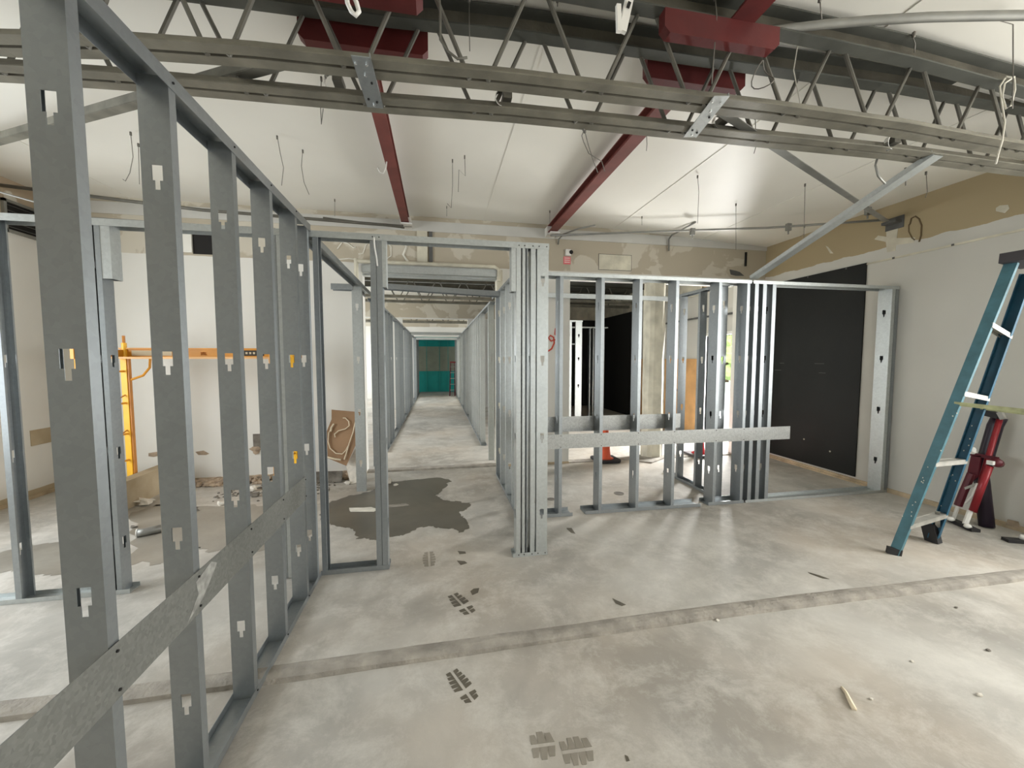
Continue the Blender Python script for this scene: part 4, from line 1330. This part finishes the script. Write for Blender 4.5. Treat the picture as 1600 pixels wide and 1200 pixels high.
patch('wet_patch', outline([(505, 790), (540, 776), (580, 768), (600, 756), (640, 750), (690, 746), (704, 752), (690, 768), (683, 774), (690, 780), (716, 784), (735, 786), (728, 795), (715, 800), (726, 808), (733, 822), (722, 832), (705, 829), (690, 826), (675, 822), (655, 826), (640, 832), (605, 840), (603, 846), (572, 842), (556, 844), (558, 834), (545, 826), (520, 820), (500, 812)], 0.05), 'wet', 'large dark puddle stain on the concrete in the corridor mouth', 'puddle')
patch('wet_patch', outline([(-30, 870), (20, 860), (50, 852), (100, 846), (140, 850), (130, 895), (60, 900), (45, 888), (20, 893), (-30, 900)], 0.06, seed=3), 'damp', 'dull damp patch on the floor at the far left behind the first stud', 'puddle')
patch('wet_patch', outline([(205, 800), (260, 785), (300, 790), (420, 790), (490, 800), (490, 850), (400, 860), (330, 862), (300, 850), (260, 880), (205, 880)], 0.08, seed=5), 'damp', 'wide damp patch on the floor seen between the left studs', 'puddle')
patch('dry_streak', outline([(545, 794), (580, 793), (592, 796), (585, 800), (548, 800)], 0.01, 3, 8), 'chalk', 'pale dry streak at the left of the puddle stain', 'stain')
bpy.data.objects['dry_streak'].location.z += 0.002
patch('dry_streak', outline([(600, 790), (634, 787), (640, 790), (602, 794)], 0.008, 3, 9), 'edge', 'thin grey dry streak in the middle of the puddle stain', 'stain')
o = [o for o in bpy.data.objects if o.name.startswith('dry_streak')][-1]
o.location.z += 0.002


def boot(center, ang, L, lab, z=0.0, partial=(0, 1), m='damp', rows=8):
    """wet boot print: tread lugs in two columns"""
    c = Vector(center)
    T = thing('boot_print', (c.x, c.y, z), lab, 'footprint', 'wet boot prints')
    ca, sa = math.cos(ang), math.sin(ang)
    for i in range(rows):
        t = (i + 0.5) / rows
        if not (partial[0] <= t <= partial[1]):
            continue
        if rows > 5 and abs(t - 0.36) < 0.05:
            continue
        hw = 0.058 * (0.75 + 0.35 * math.sin(math.pi * min(1, t * 1.05))) * (L / 0.30 if rows > 5 else 0.95)
        for s_ in (-1, 1):
            pts = []
            l = L / rows * 0.42
            y = (t - 0.5) * L
            for dx, dy in ((0.008, -l - 0.004), (1, -l + 0.006), (1, l), (0.008, l)):
                lx = s_ * (dx * hw if dx == 1 else dx)
                ly = y + dy + random.uniform(-0.002, 0.002)
                pts.append((c.x + lx * ca - ly * sa, c.y + lx * sa + ly * ca, z + 0.0006))
            if s_ < 0:
                pts.reverse()
            part('tread_mark', MB().poly(pts, (0, 0, 0.0008)), M[m], T)


Z2 = -0.024
pA, pB = at(706, 1050, 2, Z2), at(738, 1094, 2, Z2)
boot((pA + pB) / 2, math.atan2(-(pA - pB).x, (pA - pB).y), (pA - pB).length * 1.05, 'crisp dark boot print just in front of the concrete step', Z2, m='wet')
pA, pB = at(708, 930, 2, 0), at(734, 957, 2, 0)
boot((pA + pB) / 2, math.atan2(-(pA - pB).x, (pA - pB).y), (pA - pB).length * 1.1, 'boot print on the far slab just beyond the step', 0, m='wet', rows=7)
pA, pB = at(671, 864, 2, 0), at(670, 883, 2, 0)
boot((pA + pB) / 2, 0.05, 0.24, 'faint boot print nearest the puddle stain', 0, m='damp', rows=6)
pA, pB = at(833, 1163, 2, Z2), at(863, 1166, 2, Z2)
boot((pA + pB) / 2, math.pi / 2 - 0.05, 0.10, 'heel half of the sideways boot print at the bottom of the view', Z2, m='damp', rows=3)
pA, pB = at(888, 1170, 2, Z2), at(915, 1176, 2, Z2)
boot((pA + pB) / 2, math.pi / 2 - 0.05, 0.13, 'toe half of the sideways boot print at the bottom of the view', Z2, m='damp', rows=4)
for pix, lab, z in ((((735, 924), (740, 920), (749, 919), (747, 926), (738, 930)), 'leaf-shaped wet mark beside the boot print on the far slab', 0.0),
                    (((715, 861), (727, 862), (728, 865), (718, 866)), 'small wet smear right of the faint boot print', 0.0),
                    (((714, 876), (726, 877), (730, 880), (720, 883)), 'second wet smear right of the faint boot print', 0.0),
                    (((885, 825), (893, 825), (899, 834), (893, 833), (886, 827)), 'dark squiggle on the floor before the broken bottom track', 0.0),
                    (((957, 935), (963, 938), (978, 945), (972, 947), (962, 943)), 'dark squiggle on the floor in the middle of the far slab', 0.0),
                    (((1262, 894), (1280, 899), (1296, 905), (1285, 904), (1266, 897)), 'dark scratch on the far slab towards the ladder', 0.0),
                    (((976, 1180), (981, 1182), (984, 1189), (979, 1190)), 'small black spot at the bottom of the view', Z2)):
    patch('floor_mark', [(*at(x, y, 2, z)[:2], z + 0.0006) for x, y in pix], 'wet', lab, 'floor mark')
# floor drains or core holes
for (x, y, rx, lab) in ((967, 771, 0.06, 'round core hole in the floor behind the strapped partition'), (861, 780, 0.045, 'smaller round core hole beside the packed post')):
    c = at(x, y, 2, 0)
    mb = MB().tube([(c.x, c.y, 0.0006), (c.x, c.y, 0.003)], rx, 18)
    single('core_hole', mb, M['grime'], lab, 'hole')
# curled chip of plaster on the near slab
c1, c2 = at(1315, 1075, 2, Z2), at(1335, 1110, 2, Z2)
ch = MB()
ch.tube([c1 + Vector((0, 0, 0.004)), c1 * 0.7 + c2 * 0.3 + Vector((0.004, 0, 0.008)), c1 * 0.35 + c2 * 0.65 + Vector((-0.002, 0, 0.012)), c2 + Vector((0, 0, 0.004))], 0.006, 6, 0.011)
single('plaster_sliver', ch, M['glue'], 'pale tapered plaster sliver on the near slab at right', 'debris', smooth=True)
for i, (x, y, s_, lab) in enumerate(((1425, 1034, 0.008, 'white speck on the near slab right of the sliver'), (1530, 1087, 0.012, 'small white chip near the right edge of the near slab'), (1362, 1093, 0.007, 'tiny tan chip beside the sliver'), (1544, 1017, 0.009, 'tiny brown chip at the right of the near slab'), (1494, 950, 0.008, 'dark crumb on the near slab just before the step'),
                              (1121, 970, 0.010, 'cream crumb lodged against the step at centre right'), (738, 1013, 0.012, 'cream crumb lodged against the step at centre'))):
    c = at(x, y, 2, Z2)
    single('debris_chip', MB().blob((c.x, c.y, Z2 + s_ * 0.5), s_ * 1.3, s_, s_ * 0.6, i, 0.7, 6, 4), M['gyp'] if 'dark' not in lab and 'brown' not in lab else M['grime'], lab, 'debris', 'loose debris on the floor')

# ------------------------------------------------------------------ blue step ladder
ld = thing('step_ladder', (3.9, 2.4, 0), 'tall blue fibreglass step ladder at the right edge, spattered with paint', 'ladder')
r1a, r1b = at(1396, 866, 2, 0.0) + Vector((0, 0, 0.0)), at(1583, 402, 2, 2.33)
r2a, r2b = at(1459, 842, 2, 0.03), at(1606, 428, 2, 2.22)
dirw = (r2a - r1a).normalized()
nrm = (r1b - r1a).cross(dirw).normalized()


def rail(a, b, m_, inward):
    mb = MB()
    d = (b - a).normalized()
    side = (dirw - d * dirw.dot(d)).normalized()
    fwd = d.cross(side).normalized()
    mb.bar(a, b, 0.006, 0.066, up=fwd)           # web of the channel
    for s_ in (-1, 1):
        mb.bar(a + fwd * 0.030 * s_ + side * inward * 0.015, b + fwd * 0.030 * s_ + side * inward * 0.015, 0.03, 0.006, up=fwd)
    o = part('side_rail', mb, M[m_], ld)
    return side, fwd


s1, f1 = rail(r1a, r1b, 'blue', 1)
rail(r2a, r2b, 'blue_deep', -1)
for t in (0.115, 0.34, 0.58, 0.80):
    a, b = r1a + (r1b - r1a) * t, r2a + (r2b - r2a) * t
    mb = MB()
    mb.bar(a, b, 0.066, 0.006, up=(0, 0, 1))
    mb.bar(a + Vector((0, 0, -0.014)) + f1 * 0.03, b + Vector((0, 0, -0.014)) + f1 * 0.03, 0.005, 0.028)
    mb.bar(a + Vector((0, 0, -0.014)) - f1 * 0.03, b + Vector((0, 0, -0.014)) - f1 * 0.03, 0.005, 0.028)
    part('step', mb, M['alu'], ld)
tp = (r1b + r2b) / 2
part('top_cap', MB().bar(r1b - dirw * 0.05 + Vector((0, -0.08, 0.0)), r2b + dirw * 0.05 + Vector((0, -0.08, 0.08)), 0.26, 0.07), M['plastic_dark'], ld)
# knee braces and feet
k1 = r1a + (r1b - r1a) * 0.135
k2 = r2a + (r2b - r2a) * 0.135
part('knee_brace', MB().bar(k1 * 0.95 + k2 * 0.05 + Vector((0, 0, -0.01)), r1a + (r1b - r1a) * 0.05 + dirw * 0.03, 0.03, 0.004), M['alu'], ld)
part('knee_brace', MB().bar(k2 * 0.8 + k1 * 0.2 + Vector((0, 0, -0.01)), r2a + (r2b - r2a) * 0.05, 0.03, 0.004), M['alu'], ld)
part('foot', MB().bar(r1a + Vector((0, 0, 0.001)), r1a + Vector((0, 0, 0.03)) + (r1b - r1a) * 0.01, 0.04, 0.09), M['rubber'], ld)
ft = r2a + Vector((0, 0, -0.03))
part('foot', MB().bar(ft + Vector((0.0, 0.0, 0.001)), ft + Vector((-0.02, 0.03, 0.16)), 0.05, 0.10, up=(0, 1, 0)), M['rubber'], ld)
# rear section, out of frame at right, and spreaders
rr1a = Vector((3.95, 1.15, Z2 + 0.002))
rr2a = Vector((4.50, 1.23, Z2 + 0.002))
for a, b in ((rr1a, r1b + Vector((0.0, -0.12, -0.04))), (rr2a, r2b + Vector((0.0, -0.12, -0.04)))):
    part('rear_rail', MB().bar(a, b, 0.03, 0.045), M['blue'], ld)
for t in (0.2, 0.5, 0.8):
    a = rr1a + (r1b + Vector((0, -0.12, -0.04)) - rr1a) * t
    b = rr2a + (r2b + Vector((0, -0.12, -0.04)) - rr2a) * t
    part('rear_brace', MB().bar(a, b, 0.02, 0.03), M['alu'], ld)
tt = 0.54
for a, b, c_, d_ in ((r1a, r1b, rr1a, r1b + Vector((0, -0.12, -0.04))), (r2a, r2b, rr2a, r2b + Vector((0, -0.12, -0.04)))):
    part('spreader', MB().bar(a + (b - a) * tt + f1 * 0.0, c_ + (d_ - c_) * 0.54, 0.006, 0.03), M['olive_bar'], ld)
# paint specks on the rails
for i in range(26):
    t = random.uniform(0.1, 0.6)
    c = r1a + (r1b - r1a) * t + f1 * random.uniform(-0.035, 0.035) - s1 * 0.004
    if i % 2:
        c = r2a + (r2b - r2a) * t + f1 * random.uniform(-0.035, 0.035) - s1 * 0.004
    part('paint_speck', MB().blob(c, 0.003, 0.004, 0.006, i, 0.5, 5, 3), M['chalk'], ld)

# ------------------------------------------------------------------ red drywall lift folded against the wall
dl = thing('drywall_lift', (5.0, 2.8, 0), 'folded dark red lifting stand with white feet leaning on the right wall behind the ladder', 'lifting stand')
def W(px, py, X):
    return at(px, py, 0, X)


part('back_tube', MB().tube([Vector((5.12, 2.80, 0.005)), W(1533, 740, 5.15), W(1555, 665, 5.20), W(1562, 652, 5.21)], 0.055, 14), M['navy'], dl, smooth=True)
part('mast', MB().tube([W(1562, 655, 5.12), W(1535, 745, 5.06), W(1522, 800, 5.03)], 0.022, 10), M['red_gloss'], dl, smooth=True)
part('mast_handle', MB().bar(W(1541, 645, 5.12), W(1562, 650, 5.12), 0.05, 0.055), M['rubber'], dl)
part('mast_cap', MB().bar(W(1562, 644, 5.10), W(1568, 655, 5.10), 0.03, 0.035), M['alu'], dl)
part('winch_plate', MB().poly([W(1517, 712, 5.02), W(1533, 712, 5.02), W(1527, 745, 5.02), W(1512, 757, 5.02), W(1508, 752, 5.02)], (0.02, 0, 0)), M['red_deep'], dl)
part('cross_plate', MB().bar(W(1516, 709, 5.03), W(1560, 717, 5.03), 0.02, 0.03), M['red_deep'], dl)
part('white_knob', MB().blob(W(1519, 704, 5.02), 0.02, 0.03, 0.035, 2, 0.4), M['white_plastic'], dl)
part('winch_hub', MB().tube([W(1556, 722, 5.00), W(1560, 724, 5.10)], 0.04, 12), M['red_deep'], dl, smooth=True)
part('white_collar', MB().bar(W(1543, 722, 4.98), W(1553, 724, 4.98), 0.03, 0.035), M['white_plastic'], dl)
l1t, l1b = W(1514, 756, 5.0), at(1487, 812, 2, 0.03)
part('front_leg', MB().tube([W(1518, 740, 5.02), W(1505, 770, 4.98), W(1497, 790, 4.96)], 0.032, 8), M['red_deep'], dl)
part('front_leg', MB().tube([W(1546, 728, 5.0), W(1532, 765, 4.98), W(1520, 798, 4.96)], 0.028, 10), M['red_gloss'], dl, smooth=True)
part('leg_tip', MB().tube([W(1497, 790, 4.96), at(1490, 810, 2, 0.035)], 0.015, 8), M['white_plastic'], dl)
part('leg_tip', MB().tube([W(1516, 798, 4.96), at(1508, 819, 2, 0.035)], 0.022, 8), M['white_plastic'], dl)
part('crank', MB().tube([W(1527, 755, 4.97), W(1519, 775, 4.96), W(1509, 786, 4.96)], 0.009, 6), M['white_plastic'], dl)
part('link_arm', MB().bar(W(1506, 764, 4.97), W(1527, 756, 4.97), 0.015, 0.02), M['alu'], dl)
fp = at(1487, 815, 2, 0.0)
fq = at(1525, 832, 2, 0.0)
part('foot_pad', MB().bar(fp + Vector((0, 0, 0.016)), fq + Vector((0, 0, 0.016)), 0.07, 0.028), M['rubber'], dl)
for px, py in ((1486, 810), (1512, 821)):
    c = at(px, py, 2, 0.05)
    part('white_foot', MB().blob((c.x, c.y, 0.045), 0.03, 0.03, 0.022, 4, 0.2), M['white_plastic'], dl, smooth=True)
c = at(1596, 848, 2, 0.0)
ff = thing('caster_foot', (c.x, c.y, 0), 'small dark foot pad with a white cap lying at the right edge by the wall', 'foot')
part('pad', MB().bar((c.x - 0.10, c.y + 0.05, 0.014), (c.x + 0.10, c.y - 0.04, 0.014), 0.07, 0.026), M['rubber'], ff)
part('cap', MB().blob((c.x + 0.02, c.y, 0.045), 0.03, 0.03, 0.025, 4, 0.2), M['white_plastic'], ff, smooth=True)
for i, (y, l, lab) in enumerate(((2.66, 0.10, 'brown chip in the base of the right wall behind the stand'), (2.42, 0.14, 'longer brown chip in the base of the right wall near the edge'))):
    single('base_chip', MB().poly([(XR - 0.021, y, 0.03), (XR - 0.021, y + l, 0.028), (XR - 0.021, y + l * 0.9, 0.085), (XR - 0.021, y + l * 0.2, 0.09)], (0.004, 0, 0)), M['rubble'], lab, 'chip')

# ------------------------------------------------------------------ cones
def cone(c, m_, lab, h=0.42, mb_='rubber'):
    T = thing('traffic_cone', (c.x, c.y, 0), lab, 'traffic cone', 'traffic cones')
    b = MB()
    s_ = 0.19
    b.poly([(c.x - s_, c.y - s_ + .04, 0.013), (c.x - s_ + .04, c.y - s_, 0.013), (c.x + s_ - .04, c.y - s_, 0.013), (c.x + s_, c.y - s_ + .04, 0.013),
            (c.x + s_, c.y + s_ - .04, 0.013), (c.x + s_ - .04, c.y + s_, 0.013), (c.x - s_ + .04, c.y + s_, 0.013), (c.x - s_, c.y + s_ - .04, 0.013)], (0, 0, 0.035))
    part('base', b, M[mb_], T)
    part('cone_body', MB().tube([(c.x, c.y, 0.045), (c.x, c.y, 0.07), (c.x, c.y, h + 0.25)], 0.135, 20, 0.028), M[m_], T, smooth=True)
    return T


c = Vector((2.56, YF + 0.02, 0))
cone(c, 'cone', 'orange traffic cone with a black base at the wide opening, behind the strap')
c = Vector((4.23, YF + 0.05, 0))
cone(c, 'cone_red', 'red traffic cone with a flat black base near the bright side door', mb_='plastic_dark')

# ------------------------------------------------------------------ plywood boarding, exterior door, outdoors
pw = thing('plywood_board', (XR - 0.02, 9.0, 0.05), 'orange plywood boarding over the window of the right wall beyond the column', 'board')
for a, b in ((7.42, 8.64), (8.66, 10.2)):
    part('sheet', MB().box(XR - 0.022, XR - 0.002, a, b, 0.05, 1.6), M['plywood'], pw)
for y, z in ((8.1, 0.9), (9.3, 0.45), (9.6, 1.1), (8.5, 1.3)):
    part('knot', MB().tube([(XR - 0.026, y, z), (XR - 0.022, y, z)], 0.035, 9), M['knot'], pw)
struct('door_1', MB().box(XR - 0.02, XR + 0.2, 6.19, 6.25, 0, 2.11).box(XR - 0.02, XR + 0.2, 7.15, 7.21, 0, 2.11).box(XR - 0.02, XR + 0.2, 6.25, 7.15, 2.05, 2.11), M['white'], 'white frame of the open side door')
struct('trim_40', MB().tube([(XR - 0.03, 5.95, 2.42), (XR - 0.03, 7.3, 2.44), (XR - 0.03, 9.0, 2.42)], 0.02, 6), M['smear'], 'dark pipe above the side door')
struct('ground', MB().box(XR + 0.2, 60, -30, 60, -0.5, -0.12), M['asphalt'], 'pale paving outside the side door')
struct('ground', MB().box(-60, XL - 0.2, -30, 60, -0.5, -0.12), M['asphalt'], 'pale ground outside the left windows')
struct('ground', MB().box(XL - 0.2, XR + 0.2, -30, YB - 0.3, -0.5, -0.12), M['asphalt'], 'pale ground behind the camera')
random.seed(11)
for i, (x, y, h_, lab) in enumerate(((17.0, 18.5, 4.6, 'nearest leafy green tree outside the side door'), (21.0, 26.0, 5.5, 'leafy green tree standing behind the nearest one outside'), (15.0, 24.0, 4.8, 'leafy green tree outside, left of the nearest one'))):
    T = thing('leafy_tree', (x, y, -0.12), lab, 'tree', 'trees outside the side door')
    part('trunk', MB().tube([(x, y, -0.12), (x + 0.1, y, h_ * 0.5)], 0.16, 8, 0.1), M['bark'], T)
    cr = MB()
    for k in range(60):
        a = random.uniform(0, 6.28)
        r_ = 1.6 * math.sqrt(random.random())
        z_ = random.uniform(0.12, 1.0) * h_
        s_ = random.uniform(0.3, 0.7)
        cr.blob((x + r_ * math.cos(a), y + r_ * math.sin(a), z_), s_, s_, s_ * 0.8, k, 0.9, 8, 6)
    part('crown', cr, M['leaf'], T)

# ------------------------------------------------------------------ end of the corridor
ew = thing('sheathing_panel', (0, YE - 0.03, 0), 'teal sheathing at the far end of the corridor with a grey-green board across its middle', 'panel')
part('teal_sheet', MB().box(-1.0, 0.9, YE - 0.012, YE - 0.003, 0.0, 2.5), M['teal'], ew)
part('middle_board', MB().box(-0.95, 0.8, YE - 0.03, YE - 0.01, 1.02, 2.18), M['olive'], ew, label='grey-green board')
for x in (-0.55, 0.05, 0.45):
    part('joint_strip', MB().box(x, x + 0.02, YE - 0.035, YE - 0.01, 0.0, 2.44), M['teal_lit'], ew)
part('floor_plate', MB().box(-0.85, 0.72, YE - 0.12, YE - 0.03, 0.0, 0.04), M['galv'], ew)
rl = thing('red_step_ladder', (0.66, 17.3, 0), 'small dark red folded ladder at the far right end of the corridor', 'ladder')
for dx in (0.0, 0.22):
    part('side_rail', MB().bar((0.46 + dx, 17.2, 0.0), (0.52 + dx * 0.75, 17.3, 1.45), 0.03, 0.06, up=(0, 1, 0)), M['red_deep'], rl)
    part('rear_rail', MB().bar((0.50 + dx, 17.45, 0.0), (0.53 + dx * 0.7, 17.33, 1.4), 0.02, 0.04, up=(0, 1, 0)), M['red_deep'], rl)
for z in (0.25, 0.5, 0.75, 1.0, 1.25):
    part('step', MB().box(0.47 + 0.04 * z, 0.70 - 0.0 * z, 17.19, 17.27, z, z + 0.02), M['alu'], rl)
part('top_cap', MB().box(0.49, 0.73, 17.22, 17.4, 1.43, 1.48), M['red_gloss'], rl)
